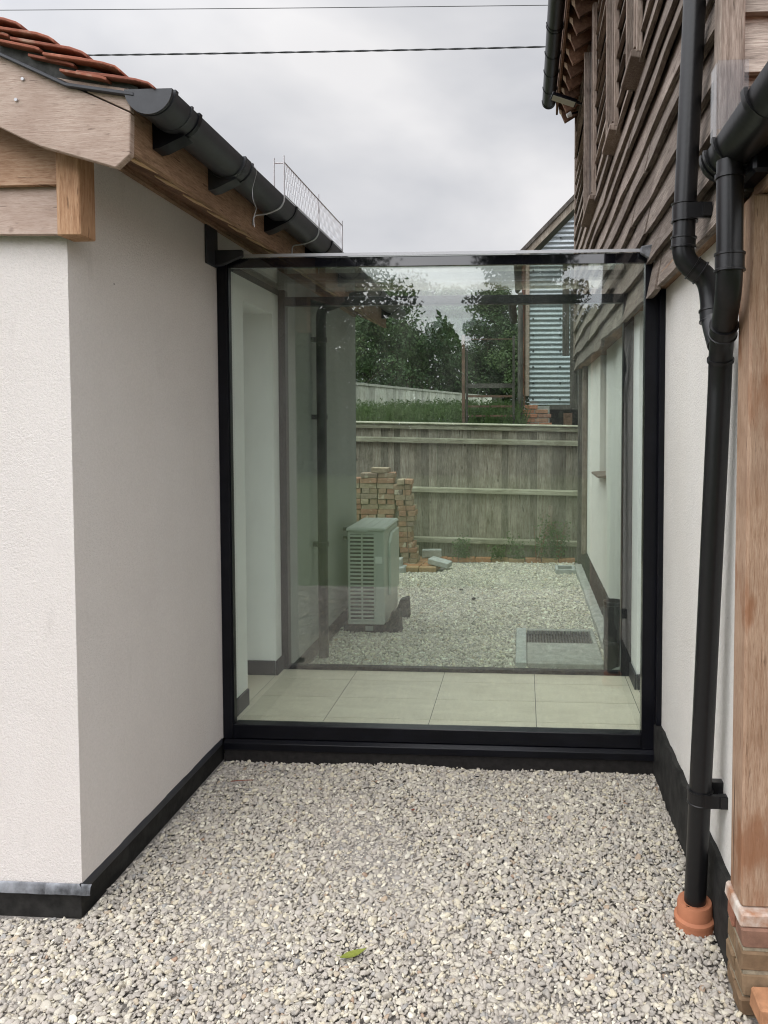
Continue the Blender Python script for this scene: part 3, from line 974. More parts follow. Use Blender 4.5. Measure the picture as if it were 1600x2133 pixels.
# inner lining
ip_ = MB()
ip_.box(0.715, XR, 3.93, 4.098, 0.18, 2.70)
ip_.box(0.715, XR, 4.552, 4.775, 0.18, 2.70)
ip_.box(0.715, XR, 4.098, 4.552, 2.553, 2.70)
ip_.box(0.7155, 1.08, 4.5485, 4.5515, 0.18, 2.552)
ip_.box(0.7155, 1.08, 4.0985, 4.1015, 0.18, 2.552)
ip_.box(0.7155, 1.08, 4.1015, 4.5485, 2.549, 2.5525)
ip_.build('inner_wall_lining', PLASTER, RB)
d = MB().box(1.045, 1.08, 4.103, 4.547, 0.185, 2.545).build('door', PLASTER, RB, False, 0.004)
MB().tube([(1.035, 4.2, 1.15), (1.0, 4.2, 1.15), (1.0, 4.3, 1.15)], 0.009, 8).build('door_handle', STEEL, d, True)
MB().box(0.701, 0.715, 3.93, 4.09, 0.18, 0.275).build('skirting', SKIRT, RB)
MB().box(0.72, 1.043, 4.535, 4.5485, 0.18, 0.275).build('skirting', SKIRT, RB)
MB().box(0.701, 0.714, 4.535, 4.775, 0.18, 0.275).build('skirting', SKIRT, RB)
# weatherboards, waney lower edge
WINS = [(4.17, 4.53), (5.17, 5.60), (6.72, 7.62)]
WZ0 = 3.93
def wane(seed, t):
    r = random.Random(seed)
    a = 0
    for f, am in ((0.9, .014), (2.1, .012), (4.3, .008), (9.0, .004)):
        a += am * r.uniform(.3, 1.0) * math.sin(t * f * r.uniform(.8, 1.3) + r.uniform(0, 6.3))
    # an occasional scallop where the tree edge dips
    c = r.uniform(0, 7); wd = r.uniform(.12, .3)
    a -= 0.035 * r.uniform(0, 1) * math.exp(-((t - c) / wd) ** 2)
    return a
def side_board(y0, y1, zb, seed, name='weatherboard', xo=None):
    r = random.Random(seed)
    xo = xo if xo is not None else 0.642 + r.uniform(-.010, .008)
    tilt = r.uniform(-.006, .006)
    n = max(2, int((y1 - y0) / 0.09))
    th = r.uniform(.024, .033)
    vs = []
    for i in range(n + 1):
        yy = y0 + (y1 - y0) * i / n
        wv = wane(seed, yy) + tilt * (i / n - .5)
        xx = xo + 0.05 * wv + 0.004 * math.sin(yy * 3 + seed)
        vs += [(XB - 0.010, yy, zb + 0.222), (xx, yy, zb + wv), (xx + th, yy, zb + wv + .002), (XB - 0.001, yy, zb + 0.222)]
    fs = [(0, 1, 2, 3), (n * 4 + 3, n * 4 + 2, n * 4 + 1, n * 4)]
    fs += [(i * 4 + j, i * 4 + 4 + j, i * 4 + 4 + (j + 1) % 4, i * 4 + (j + 1) % 4) for i in range(n) for j in range(4)]
    return MB().add(vs, fs).build(name, CLAD, RB)
row = 0
zb = 2.515
while zb < 5.75:
    r = random.Random(row * 13 + 5)
    cuts = [2.36, r.uniform(3.9, 5.2), r.uniform(6.2, 7.8), 9.40]
    if row == 0: cuts = [2.36, 3.62, 6.1, 9.40]
    for a, b_ in zip(cuts[:-1], cuts[1:]):
        segs = [(a, b_)]
        if zb + 0.10 > WZ0:
            for w0, w1 in WINS:
                ns = []
                for s0, s1 in segs:
                    if w1 <= s0 or w0 >= s1: ns.append((s0, s1)); continue
                    if w0 > s0: ns.append((s0, w0))
                    if w1 < s1: ns.append((w1, s1))
                segs = ns
        for s0, s1 in segs:
            if s1 - s0 > 0.06:
                side_board(s0 + .002, s1 - .002, zb + r.uniform(-.008, .008), row * 100 + int(s0 * 10))
    zb += 0.168
    row += 1
# upper windows: frame, sill, pane
for k, (w0, w1) in enumerate(WINS):
    wo = MB().box(0.662, 0.69, w0 + .06, w1 - .06, WZ0 + .03, 5.60).build('window', GLASS_W, RB)
    for yy in (w0, w1 - .055):
        MB().box(0.612, 0.693, yy + .012, yy + .043, WZ0 + .02, 5.62).build('window_jamb', CLADV, wo, False, 0.003)
        MB().box(0.622, 0.655, yy - .024 if yy == w0 else yy + .046, yy + .009 if yy == w0 else yy + .08, WZ0 - .02, 5.62).build('window_trim', CLADV, wo, False, 0.003)
    m = MB().prism([(0.588, WZ0 - .045), (0.590, WZ0 - .012), (0.693, WZ0 + .018), (0.693, WZ0 - .065)], 'y', w0 - .02, w1 + .02)
    m.build('window_sill', CLADV, wo, False, 0.004)
# far corner trims
MB().box(0.60, 0.70, 9.402, 9.46, 2.05, 3.95).build('corner_board', DKWOOD, RB, False, 0.004)
MB().box(0.64, 0.70, 9.35, 9.398, 2.66, 5.72).build('corner_board', CLADV, RB, False, 0.004)
MB().box(0.50, 0.59, 9.41, 9.45, 2.72, 3.9).build('corner_board', DKWOOD, RB, False, 0.004)
MB().box(0.70, 0.83, 9.28, 9.38, 0.05, 2.60).build('corner_post', DKWOOD, RB, False, 0.006)
MB().box(0.72, 0.775, 8.85, 8.95, 0.25, 2.54).build('cover_board', CLADV, RB, False, 0.004)
# rear ground floor window
wo = MB().box(0.86, 0.885, 6.92, 7.43, 1.40, 2.53).build('window', GLASS_W, RB)
MB().box(0.84, 0.899, 6.905, 6.955, 1.38, 2.535).build('window_frame', CLADV, wo)
MB().box(0.84, 0.899, 7.395, 7.445, 1.38, 2.535).build('window_frame', CLADV, wo)
MB().prism([(0.70, 1.335), (0.70, 1.355), (0.898, 1.375), (0.898, 1.335)], 'y', 6.86, 7.49).build('window_sill', CLADV, wo, False, 0.003)
# front facing return of the cladding above the porch
zb = 2.75
for k in range(16):
    n = 16
    vs = []
    r = random.Random(k + 900)
    xo = r.uniform(-.004, .004)
    for i in range(n + 1):
        xx = 0.672 + (4.2 - 0.672) * i / n
        wv = 0.006 * math.sin(xx * 4 + k) + 0.004 * math.sin(xx * 11 + k * 3)
        vs += [(xx, 2.349, zb + 0.24), (xx, 2.302 + xo, zb + wv), (xx, 2.328 + xo, zb + wv), (xx, 2.358, zb + 0.24)]
    fs = [(0, 1, 2, 3), (n * 4 + 3, n * 4 + 2, n * 4 + 1, n * 4)]
    fs += [(i * 4 + j, i * 4 + 4 + j, i * 4 + 4 + (j + 1) % 4, i * 4 + (j + 1) % 4) for i in range(n) for j in range(4)]
    MB().add(vs, fs).build('weatherboard', CLADX, RB)
    zb += 0.178
MB().box(0.592, 0.668, 2.285, 2.356, 2.66, 5.70).build('corner_post', CLADV, RB, False, 0.006)
# clear plastic apron wrapped round the foot of the corner post
fl = MB()
fl.box(0.584, 0.676, 2.270, 2.2735, 2.74, 2.945)
fl.box(0.580, 0.5835, 2.274, 2.34, 2.72, 2.94)
fl.build('plastic_apron', FILM, RB, False, 0.001)
# eaves on the right
for k in range(24):
    yy = 2.5 + k * 0.295
    rf = MB()
    rf.prism([(0.432, 6.02), (0.436, 5.79), (0.512, 5.615), (0.69, 5.72), (0.69, 6.15)], 'y', yy, yy + 0.047)
    ro = rf.build('rafter_foot', BRN, RB, False, 0.003)
    rf = MB()
    rf.prism([(0.442, 6.01), (0.446, 5.80), (0.516, 5.64), (0.69, 5.74), (0.69, 6.14)], 'y', yy + 0.049, yy + 0.094)
    rf.build('rafter_foot', BRN, RB, False, 0.003)
    MB().prism([(0.4365, 5.783), (0.4405, 5.70 + .03), (0.474, 5.70 - .005), (0.468, 5.765)], 'y', yy - .0035, yy - .0005).build('end_grain', ENDG, ro)
MB().box(0.405, 0.430, 2.40, 9.46, 5.78, 6.00).build('fascia', BRN, RB, False, 0.003)
MB().prism([(0.40, 6.02), (0.40, 6.05), (2.8, 8.3), (2.8, 8.2)], 'y', 2.3, 9.5).build('roof_slope', TILE, RB)
MB().prism([(2.8, 8.2), (2.8, 8.3), (5.4, 6.05), (5.4, 6.02)], 'y', 2.3, 9.5).build('roof_slope', TILE, RB)
gt = halfpipe(MB(), 0.315, 5.945, 0.084, 2.4, 9.45)
gut = gt.build('gutter', GUTTER, RB, True)
n = 16
arcp = [(0.315 + .088 * math.cos(math.pi + math.pi * i / n), 5.945 + .088 * math.sin(math.pi + math.pi * i / n)) for i in range(n + 1)]
MB().prism(arcp, 'y', 9.451, 9.47).build('stop_end', GUTTER, gut, True)
for yc in (9.42, 9.05, 8.62, 8.2, 7.62, 7.68, 6.9, 6.0, 5.0, 4.0, 3.0):
    halfpipe(MB(), 0.315, 5.95, 0.092, yc - .012, yc + .012, 0.01).build('gutter_bracket', FRAME, gut, True)

# floodlight and sensor below the eaves
FLD = thing('floodlight', 'small black floodlight bracketed under the timber house eaves', 'light', (0.56, 8.6, 5.6))
m = MB().box(-0.15, 0.15, -0.055, 0.055, -0.022, 0.022)
o = m.build('lamp_body', FRAME, FLD, False, 0.008)
o.location = (-0.10, 0, 0.0); o.rotation_euler = (R(-12), R(16), R(8))
m = MB().box(-0.135, 0.135, -0.045, 0.045, -0.027, -0.0225)
o = m.build('lens', LENSG, FLD)
o.location = (-0.10, 0, 0.0); o.rotation_euler = (R(-12), R(16), R(8))
MB().tube([(0.60, 8.6, 5.57), (0.66, 8.6, 5.55), (0.68, 8.6, 5.60)], 0.018, 8).build('bracket', FRAME, FLD, True)
SEN = thing('motion_sensor', 'small white motion sensor at the end of the timber eaves', 'sensor', (0.60, 9.2, 5.72))
MB().tube([(0.53, 9.2, 5.66), (0.585, 9.2, 5.685)], [0.028, 0.03], 12).build('sensor_head', WHITEPL, SEN, True)
MB().tube([(0.585, 9.2, 5.685), (0.69, 9.2, 5.71)], 0.012, 8).build('arm', FRAME, SEN, True)

# ------------------------------------------------------------------ porch: oak post on brick pier, beam, gutter
MORTAR_B = plain('buff_mortar', (0.34, 0.29, 0.21), 0.9, 0.2, 40, 0.4, 0.5)
BO_ = [rough_box(0.215, 0.10, 0.066, 'brick', BRICK_O, 0.005, 170 + k) for k in range(3)]
PO = thing('oak_porch', 'oak porch post and beam standing on a brown brick pier', 'porch', (0.77, 2.33, 0))
MB().box(0.694, 0.86, 2.285, 2.41, 0.314, 2.551).build('post', OAK_POST, PO, False, 0.008)
MB().box(0.722, 0.87, 0.2, 2.415, 2.553, 2.69).build('beam', OAK_FASCIA, PO, False, 0.006)
MB().box(0.690, 0.85, 0.25, 0.40, -0.05, 2.551).build('post', OAK_POST, PO, False, 0.008)
m = rough_box(0.20, 0.172, 0.043, 'pad_stone', plain('stained_pad_tile', (0.60, 0.55, 0.49), 0.8, 0.2, 16, 0.6, 0.3, dark=(0.33, 0.17, 0.10)), 0.005, 3, 0.006)
link('pad_stone', m, PO, (0.785, 2.34, 0.2915))
bms = [rough_box(0.215, 0.085, 0.064, 'brick', BRICK_P, 0.005, 20 + k) for k in range(4)]
zc = 0.236
for k in range(4):
    for q in range(2):
        link('brick', bms[(k + q) % 4], PO, (0.796 + random.uniform(-.004, .004), 2.293 + q * 0.09, zc), (0, 0, random.uniform(-.02, .02)))
    MB().box(0.694, 0.898, 2.257, 2.42, zc - 0.043, zc - 0.030).build('mortar', MORTAR_B, PO)
    zc -= 0.074
for k in range(2):
    for q in range(3):
        link('brick', BO_[(k + q) % 3], PO, (0.82 + q * 0.222 + .02 * k, 2.19 - 0.02 * k, 0.068 - 0.074 * k), (0, 0, random.uniform(-.015, .015)))
# porch gutter with outlet
gt = halfpipe(MB(), 0.645, 2.700, 0.074, 0.2, 2.40)
gut = gt.build('gutter', PIPE, PO, True)
for yc in (2.395, 2.355, 2.25):
    halfpipe(MB(), 0.645, 2.705, 0.083, yc - .01, yc + .01, 0.01).build('gutter_union', PIPE, gut, True)
n = 16
arcp = [(0.645 + .08 * math.cos(math.pi + math.pi * i / n), 2.703 + .08 * math.sin(math.pi + math.pi * i / n)) for i in range(n + 1)]
MB().prism(arcp, 'y', 2.406, 2.42).build('stop_end', PIPE, gut, True)
halfpipe(MB(), 0.645, 2.710, 0.084, 1.93, 1.96, 0.012).build('gutter_bracket', PIPE, gut, True)
MB().box(0.672, 0.735, 2.20, 2.39, 2.59, 2.665).build('outlet_box', FRAME, gut, False, 0.01)
MB().box(0.722, 0.74, 0.2, 2.29, 2.692, 2.80).build('fascia', OAK_FASCIA, PO)
MB().prism([(0.66, 2.80), (0.66, 2.825), (2.4, 3.6), (2.4, 3.57)], 'y', 0.15, 2.28).build('porch_roof', TILE, PO)
MB().box(2.3, 2.42, 0.2, 2.26, 2.553, 2.69).build('beam', OAK_FASCIA, PO)
MB().box(2.3, 2.42, 0.25, 0.40, -0.05, 2.551).build('post', OAK_POST, PO)

# ------------------------------------------------------------------ downpipes on the right
D1 = thing('downpipe', 'tall black downpipe with clay socket base beside the oak post', 'downpipe', (0.628, 2.62, 0))
path1 = smooth_path([(0.620, 2.26, 2.64), (0.624, 2.26, 2.27), (0.664, 2.50, 2.10), (0.672, 2.535, 2.0), (0.635, 2.65, 0.02)], 0.075, 7)
MB().tube(path1, 0.0395, 22).build('pipe', PIPE, D1, True)
def collar(path, z, h, r, par, name='collar'):
    p, d_ = along(path, z)
    q = p + d_ * h
    m = MB().tube([p, p + d_ * .006, p + d_ * .008, q - d_ * .008, q - d_ * .006, q], [r + .003, r + .003, r, r, r + .003, r + .003], 22)
    return m.build(name, PIPE, par, True)
collar(path1, 2.365, 0.055, 0.0435, D1)
p, d_ = path1[-3], None
collar(path1, 2.17, 0.05, 0.0435, D1)
collar(path1, 2.07, 0.012, 0.0415, D1)
collar(path1, 2.60, 0.012, 0.0415, D1)
# strap bracket near the ground
pc, dd = along(path1, 0.50)
m = MB().tube([pc + Vector((0, 0, .025)), pc + Vector((0, 0, .022)), pc + Vector((0, 0, .02)), pc - Vector((0, 0, .02)), pc - Vector((0, 0, .022)), pc - Vector((0, 0, .025))], [.047, .047, .0445, .0445, .047, .047], 22)
m.box(pc.x, pc.x + 0.085, pc.y - .046, pc.y - .030, pc.z - .024, pc.z + .022)
m.box(pc.x + 0.06, pc.x + 0.098, pc.y - .052, pc.y - .02, pc.z - .022, pc.z + .020)
m.box(pc.x + .02, XR, pc.y + .01, pc.y + .04, pc.z - .02, pc.z + .045)
m.build('pipe_bracket', PIPE, D1, True)
# clay socket at the foot
sp = Vector((0.636, 2.649, 0.012))
so2 = MB().tube([sp + Vector((0, 0, z)) for z in (-.06, 0.010, 0.012, 0.022, 0.024, 0.030, 0.070, 0.078, 0.080, 0.072)], [.071, .071, .0735, .0735, .071, .064, .0625, .060, .046, .040], 30)
so2.build('clay_socket', CLAY, D1, True)

D2 = thing('downpipe', 'black downpipe with swan neck running down the timber boards', 'downpipe', (0.58, 2.68, 2.0))
path2 = smooth_path([(0.604, 2.66, 5.9), (0.602, 2.66, 3.4), (0.568, 2.66, 2.43), (0.655, 2.66, 2.372), (0.670, 2.66, 2.31), (0.672, 2.65, 2.22), (0.674, 2.56, 2.12)], 0.05, 6)
MB().tube(path2, 0.0395, 22).build('pipe', PIPE, D2, True)
pc, dd = along(path2, 2.60)
m = MB().tube([pc + Vector((0, 0, .032)), pc + Vector((0, 0, .029)), pc + Vector((0, 0, .027)), pc - Vector((0, 0, .027)), pc - Vector((0, 0, .029)), pc - Vector((0, 0, .032))], [.048, .048, .0445, .0445, .048, .048], 22)
m.box(pc.x, pc.x + 0.085, pc.y - .046, pc.y - .030, pc.z - .028, pc.z + .026)
m.box(pc.x + 0.05, pc.x + 0.082, pc.y - .056, pc.y - .028, pc.z - .024, pc.z + .022)
m.build('pipe_bracket', PIPE, D2, True)
collar(path2, 2.515, 0.04, 0.043, D2)
q0, q1 = Vector((0.602, 2.66, 2.4075)), Vector((0.634, 2.66, 2.386))
MB().tube([q0, q0.lerp(q1, .12), q0.lerp(q1, .16), q0.lerp(q1, .84), q0.lerp(q1, .88), q1], [.046, .046, .043, .043, .046, .046], 22).build('collar', PIPE, D2, True)
collar(path2, 2.255, 0.045, 0.043, D2)

# ------------------------------------------------------------------ glass link
GL = thing('glass_link', 'glass box link with black frame joining the two buildings', 'glass link', (-0.46, 4.35, 0))
MB().box(-1.595, 0.632, 3.872, 3.884, 0.185, 2.70).build('front_pane', GLASS_F, GL)
MB().box(-1.60, 0.66, 4.795, 4.807, 0.20, 2.64).build('rear_pane', GLASS_B, GL)
MB().box(-1.645, 0.72, 3.832, 4.86, 2.738, 2.750).build('roof_pane', GLASS_R, GL)
MB().box(-1.645, 0.72, 3.826, 3.8315, 2.736, 2.752).build('roof_edge_trim', STEEL, GL)
# front frame
MB().box(-1.648, -1.594, 3.842, 3.905, 0.115, 2.737).build('jamb', FRAME, GL, False, 0.002)
MB().box(-1.5935, -1.588, 3.852, 3.871, 0.20, 2.69).build('glazing_bead', FRAME, GL)
MB().box(0.633, 0.729, 3.842, 3.905, 0.115, 2.737).build('jamb', FRAME, GL, False, 0.002)
MB().box(0.70, 0.7295, 3.80, 3.8415, 0.26, 2.56).build('jamb_cover', FRAME, GL, False, 0.002)
MB().box(-1.593, 0.632, 3.847, 3.871, 2.684, 2.735).build('head_fascia', FASCIA_GLASS, GL, False, 0.001)
MB().box(-1.593, 0.632, 3.8855, 3.91, 2.70, 2.735).build('head', FRAME, GL)
MB().box(-1.593, 0.632, 3.843, 3.91, 0.115, 0.192).build('sill', FRAME, GL, False, 0.003)
MB().prism([(3.82, 0.06), (3.82, 0.098), (3.842, 0.112), (3.91, 0.112), (3.91, 0.06)], 'x', -1.64, 0.700).build('sill_drip', FRAME, GL, False, 0.002)
MB().box(-1.64, 0.70, 3.836, 3.93, -0.2, 0.059).build('upstand', UPST, GL)
# rear frame
MB().box(-1.634, -1.588, 4.776, 4.84, 0.15, 2.737).build('jamb', FRAME, GL, False, 0.002)
MB().box(0.648, 0.714, 4.776, 4.84, 0.15, 2.737).build('jamb', FRAME, GL, False, 0.002)
MB().box(-1.587, 0.647, 4.776, 4.83, 2.632, 2.69).build('head', FRAME, GL, False, 0.002)
MB().box(-1.587, 0.647, 4.78, 4.83, 0.15, 0.205).build('sill', FRAME, GL, False, 0.002)
MB().box(-1.64, 0.72, 4.785, 4.855, -0.2, 0.149).build('upstand', UPST, GL)
# wall channels for the roof glass
MB().box(-1.645, -1.628, 3.912, 4.775, 2.70, 2.736).build('roof_channel', SKIRT, GL)
MB().box(0.706, 0.725, 3.912, 4.775, 2.70, 2.736).build('roof_channel', SKIRT, GL)
# lead soakers at the two upper corners
m = MB().box(XL + .001, XL + .014, 3.70, 3.838, 2.68, 2.925)
m.prism([(-1.648, 2.685), (-1.648, 2.77), (-1.49, 2.77), (-1.49, 2.735), (-1.60, 2.69)], 'y', 3.80, 3.825)
m.build('lead_soaker', LEAD_DARK, GL, False, 0.004)
m = MB().prism([(0.60, 2.756), (0.60, 2.72), (0.70, 2.66), (0.715, 2.675), (0.67, 2.768)], 'y', 3.79, 3.822)
m.build('lead_soaker', LEAD, GL, False, 0.004)

# link floor
FLR = link('floor', MB().box(-1.64, 0.73, 3.93, 4.785, 0.05, 0.1775).mesh('floor'), None)
FLR.data.materials.append(GROUT)
tag(FLR, 'beige porcelain tiled floor inside the glass link', None, None, 'structure')
xl = [-1.638, -1.118, -0.522, 0.077, 0.676, 0.728]
yl = [3.931, 4.003, 4.304, 4.604, 4.784]
for i in range(5):
    for j in range(4):
        b = MB().box(xl[i] + .0022, xl[i + 1] - .0022, yl[j] + .0022, yl[j + 1] - .0022, 0.170, 0.180)
        b.build('floor_tile', FLOORT, FLR)
b = MB().box(-1.965, -1.64, 4.175, 4.665, 0.17, 0.1795).build('floor_tile', FLOORT, FLR)
b = MB().box(0.732, 1.045, 4.103, 4.547, 0.17, 0.1795).build('floor_tile', FLOORT, FLR)

# ------------------------------------------------------------------ rear yard
AC = thing('heat_pump', 'grey louvred heat pump unit on black rubber feet behind the glass link', 'heat pump', (-1.375, 6.6, 0))
MB().box(-1.545, -1.215, 6.262, 6.93, 0.075, 0.90).build('casing', ACMAT, AC, False, 0.008)
MB().box(-1.553, -1.205, 6.246, 6.945, 0.901, 0.935).build('lid', ACMAT, AC, False, 0.012)
for i in range(4):
    MB().box(-1.545 + .06 + i * .075, -1.545 + .065 + i * .075, 6.26, 6.93, 0.936, 0.939).build('lid_rib', ACMAT, AC)
MB().box(-1.46, -1.36, 6.238, 6.247, 0.897, 0.912).build('lid_catch', ACMAT, AC, False, 0.003)
vo = MB().box(-1.52, -1.305, 6.2575, 6.2605, 0.11, 0.875).build('louvre_recess', BLACKV, AC)
sm = MB().box(-0.1075, 0.1075, -0.006, 0.0, -0.0085, 0.0085).mesh('slat', False, 0.002); sm.materials.append(ACMAT)
for k in range(23):
    link('slat', sm, AC, (-1.4125, 6.257, 0.118 + k * 0.0338))
MB().box(-1.419, -1.406, 6.2495, 6.2573, 0.10, 0.885).build('louvre_mullion', ACMAT, AC)
for xx in (-1.5245, -1.3005):
    MB().box(xx - .006, xx + .006, 6.2495, 6.2573, 0.10, 0.885).build('louvre_edge', ACMAT, AC)
MB().box(-1.5305, -1.2945, 6.2495, 6.2573, 0.0855, 0.1).build('louvre_edge', ACMAT, AC)
MB().prism([(6.42, 0.30), (6.42, 0.78), (6.52, 0.86), (6.85, 0.86), (6.85, 0.30)], 'x', -1.214, -1.185).build('service_cover', ACMAT, AC, False, 0.008)
for yy in (6.33, 6.80):
    MB().prism([(-1.60, -.03), (-1.60, .06), (-1.21, .06), (-1.17, .17), (-1.09, .19), (-1.08, -.03)], 'y', yy, yy + .10).build('rubber_foot', RUBBER, AC, False, 0.01)
MB().box(-1.40, -1.33, 6.318, 6.329, 0.005, 0.045).build('foot_plate', CONCRETE_PALE, AC)

for zz in (0.30, 0.38):
    MB().tube(smooth_path([(-1.55, 6.55, zz), (-1.60, 6.55, zz), (-1.60, 6.55, zz + .5), (XL, 6.55, zz + .5)], .04, 4), 0.016, 10).build('lagged_pipe', RUBBER, AC, True)
MB().box(-1.30, -1.235, 6.2555, 6.2612, 0.62, 0.68).build('rating_plate', WHITEPL, AC)
# stack of reclaimed bricks
BS = thing('brick_stack', 'leaning stack of reclaimed red bricks against the boarded fence', 'brick stack', (-1.85, 9.4, 0))
BL = [rough_box(0.215, 0.10, 0.064, 'brick', BRICK, 0.005, 40 + k) for k in range(6)]
rs = random.Random(4)
def brick_at(x, y, z, header, jit=0.012):
    link('brick', rs.choice(BL), BS, (x + rs.uniform(-jit, jit) * .3, y + rs.uniform(-jit, jit), z),
         (rs.uniform(-.02, .02), rs.uniform(-.025, .025), (math.pi / 2 if header else 0) + rs.uniform(-.07, .07)))
for k in range(19):
    z = 0.03 + k * 0.0675
    lean = 0.00 if k < 6 else 0.0
    # left column
    hdr = k in (1, 4, 6, 9, 12, 14)
    xr_ = -1.655 + rs.uniform(-.015, .015)
    xl_ = -2.75 if k < 17 else (-2.12 if k == 17 else -1.99)
    if k == 18: xr_ = -1.74
    x = xr_
    while x - (0.1 if hdr else 0.215) > xl_:
        L_ = 0.102 if hdr else 0.217
        x -= L_ + rs.uniform(.002, .012)
        brick_at(x + L_ / 2, 9.30 + (0.055 if hdr else 0), z, hdr)
        if not hdr and x < -1.8: brick_at(x + L_ / 2, 9.42, z, False)
    # right column
    if k < 17:
        hdr = k % 2 == 0
        xr2 = -1.40 + 0.03 * math.sin(k * .8) + (0.03 if k < 4 else 0) + rs.uniform(-.01, .01) - (0.02 if k > 14 else 0)
        x = xr2
        while x - (0.1 if hdr else 0.21) > -1.662:
            L_ = 0.102 if hdr else 0.217
            x -= L_ + rs.uniform(.002, .01)
            brick_at(x + L_ / 2, 9.24 + (0.055 if hdr else 0), z - 0.012, hdr)
            if not hdr: brick_at(x + L_ / 2, 9.37, z - 0.012, False)
MB().tube(smooth_path([(-1.52, 9.19, 1.14), (-1.50, 9.17, 0.8), (-1.475, 9.17, 0.4), (-1.46, 9.17, 0.06)], .1, 4), 0.005, 6).build('strap', RUST, BS, True)

# loose flat bricks and pale blocks beside the stack
pv = thing('brick_paving', 'flat orange bricks laid on the gravel beside the brick stack', 'bricks', (-1.3, 9.2, 0))
BO = [rough_box(0.215, 0.10, 0.065, 'brick', BRICK_O, 0.004, 70 + k) for k in range(4)]
for i in range(2):
    for j in range(7):
        link('brick', BO[(i + j) % 4], pv, (-1.42 + i * .222 + (j * .012), 9.03 + j * .108, 0.012 + rs.uniform(-.004, .004)), (0, 0, rs.uniform(-.04, .04)))
for i in range(3):
    link('brick', BO[i], pv, (-2.06 + i * .222, 9.0, 0.006), (0, 0, rs.uniform(-.06, .06)))
def block(loc, rot, label, sx=.24, sy=.15, sz=.08):
    o = link('concrete_block', rough_box(sx, sy, sz, 'concrete_block', CONCRETE_PALE, .004, int(loc[0] * -1000), .006), None, loc, rot)
    tag(o, label, 'block', 'pale concrete blocks by the brick stack')
block((-1.66, 9.02, .10), (0, 0, .05), 'pale concrete block stacked on another below the brick stack', .28, .16, .10)
block((-1.64, 8.96, .02), (0, 0, -.03), 'pale concrete block lying under another below the brick stack', .34, .2, .08)
block((-1.22, 9.62, .11), (0, 0, .1), 'pale concrete block standing near the fence on orange bricks', .26, .12, .10)
block((-1.05, 9.10, .085), (.1, .16, -.35), 'pale concrete block tilted on the edge of the orange bricks', .28, .14, .07)

# boarded fence
FN = thing('boarded_fence', 'weathered grey closeboard fence behind the rear gravel yard', 'fence', (-0.8, 9.85, 0))
drop = lambda x: -0.019 * (x + 2.28)
pm = []
for k in range(5):
    r = random.Random(300 + k)
    m = MB().prism([(-.056, 0.0), (.056, -.006), (.056, .008), (-.056, .012)], 'z', 0.03, 1.79)
    me = m.mesh('fence_pale', False, 0.001); me.materials.append(FENCE); pm.append(me)
x = -3.6
while x < 1.3:
    link('fence_pale', rs.choice(pm), FN, (x, 9.90 + rs.uniform(-.003, .003), drop(x) + rs.uniform(-.006, .006)), (rs.uniform(-.006, .006), rs.uniform(-.008, .008), .09 + rs.uniform(-.03, .03)))
    x += 0.0985 + rs.uniform(-.006, .006)
for zr, h, nm_ in ((1.60, .075, 'rail'), (0.925, .075, 'rail'), (0.235, .08, 'rail')):
    m = MB().prism([(9.83, zr), (9.83, zr + h * .8), (9.885, zr + h), (9.885, zr)], 'x', -3.7, 1.0)
    o = m.build(nm_, FENCER, FN, False, .004)
    for v in o.data.vertices: v.co.z += drop(v.co.x)
m = MB().box(-3.7, 1.0, 9.845, 9.885, 1.79, 1.85)
o = m.build('cap_board', FENCER, FN, False, .004)
for v in o.data.vertices: v.co.z += drop(v.co.x)
m = MB().prism([(9.82, 1.855), (9.82, 1.87), (9.93, 1.885), (9.93, 1.855)], 'x', -3.7, 1.0)
o = m.build('cap_rail', FENCER, FN, False, .004)
for v in o.data.vertices: v.co.z += drop(v.co.x)
for xx in (-3.3, 1.05):
    MB().box(xx, xx + .1, 9.92, 10.02, -.1, 1.8).build('fence_post', FENCE, FN)
# brick edging at the foot of the fence
ED = thing('brick_edging', 'low brick edging between gravel yard and boarded fence', 'edging', (-0.3, 9.70, 0))
x = -0.98
k = 0
while x < 0.62:
    link('brick', BO[k % 4], ED, (x, 9.72 + rs.uniform(-.01, .01), 0.0 + rs.uniform(-.008, .01)), (0, rs.uniform(-.04, .04), rs.uniform(-.05, .05)))
    x += 0.224; k += 1
m = MB().box(-3.2, 0.69, 9.76, 9.89, -.03, .02)
tag(m.build('soil_strip', SOIL), 'dark soil strip along the fence foot', None, None, 'structure')

# concrete kerb, drain frames, black pot
m = MB(); n = 30; vs = []
for i in range(n + 1):
    yy = 5.0 + (9.3 - 5.0) * i / n
    a = .004 * math.sin(yy * 9) + rs.uniform(-.002, .002)
    vs += [(.655 + a, yy, -.03), (.66 + a, yy, .035), (.69, yy, .05), (.75, yy, .055), (.75, yy, -.03)]
m.add(vs, [(i * 5 + j, i * 5 + 5 + j, i * 5 + 6 + j, i * 5 + 1 + j) for i in range(n) for j in range(4)] + [(0, 1, 2, 3, 4), tuple(n * 5 + j for j in (4, 3, 2, 1, 0))])
tag(m.build('concrete_kerb', CONCRETE, None), 'long concrete kerb at the foot of the rear house wall', 'kerb')

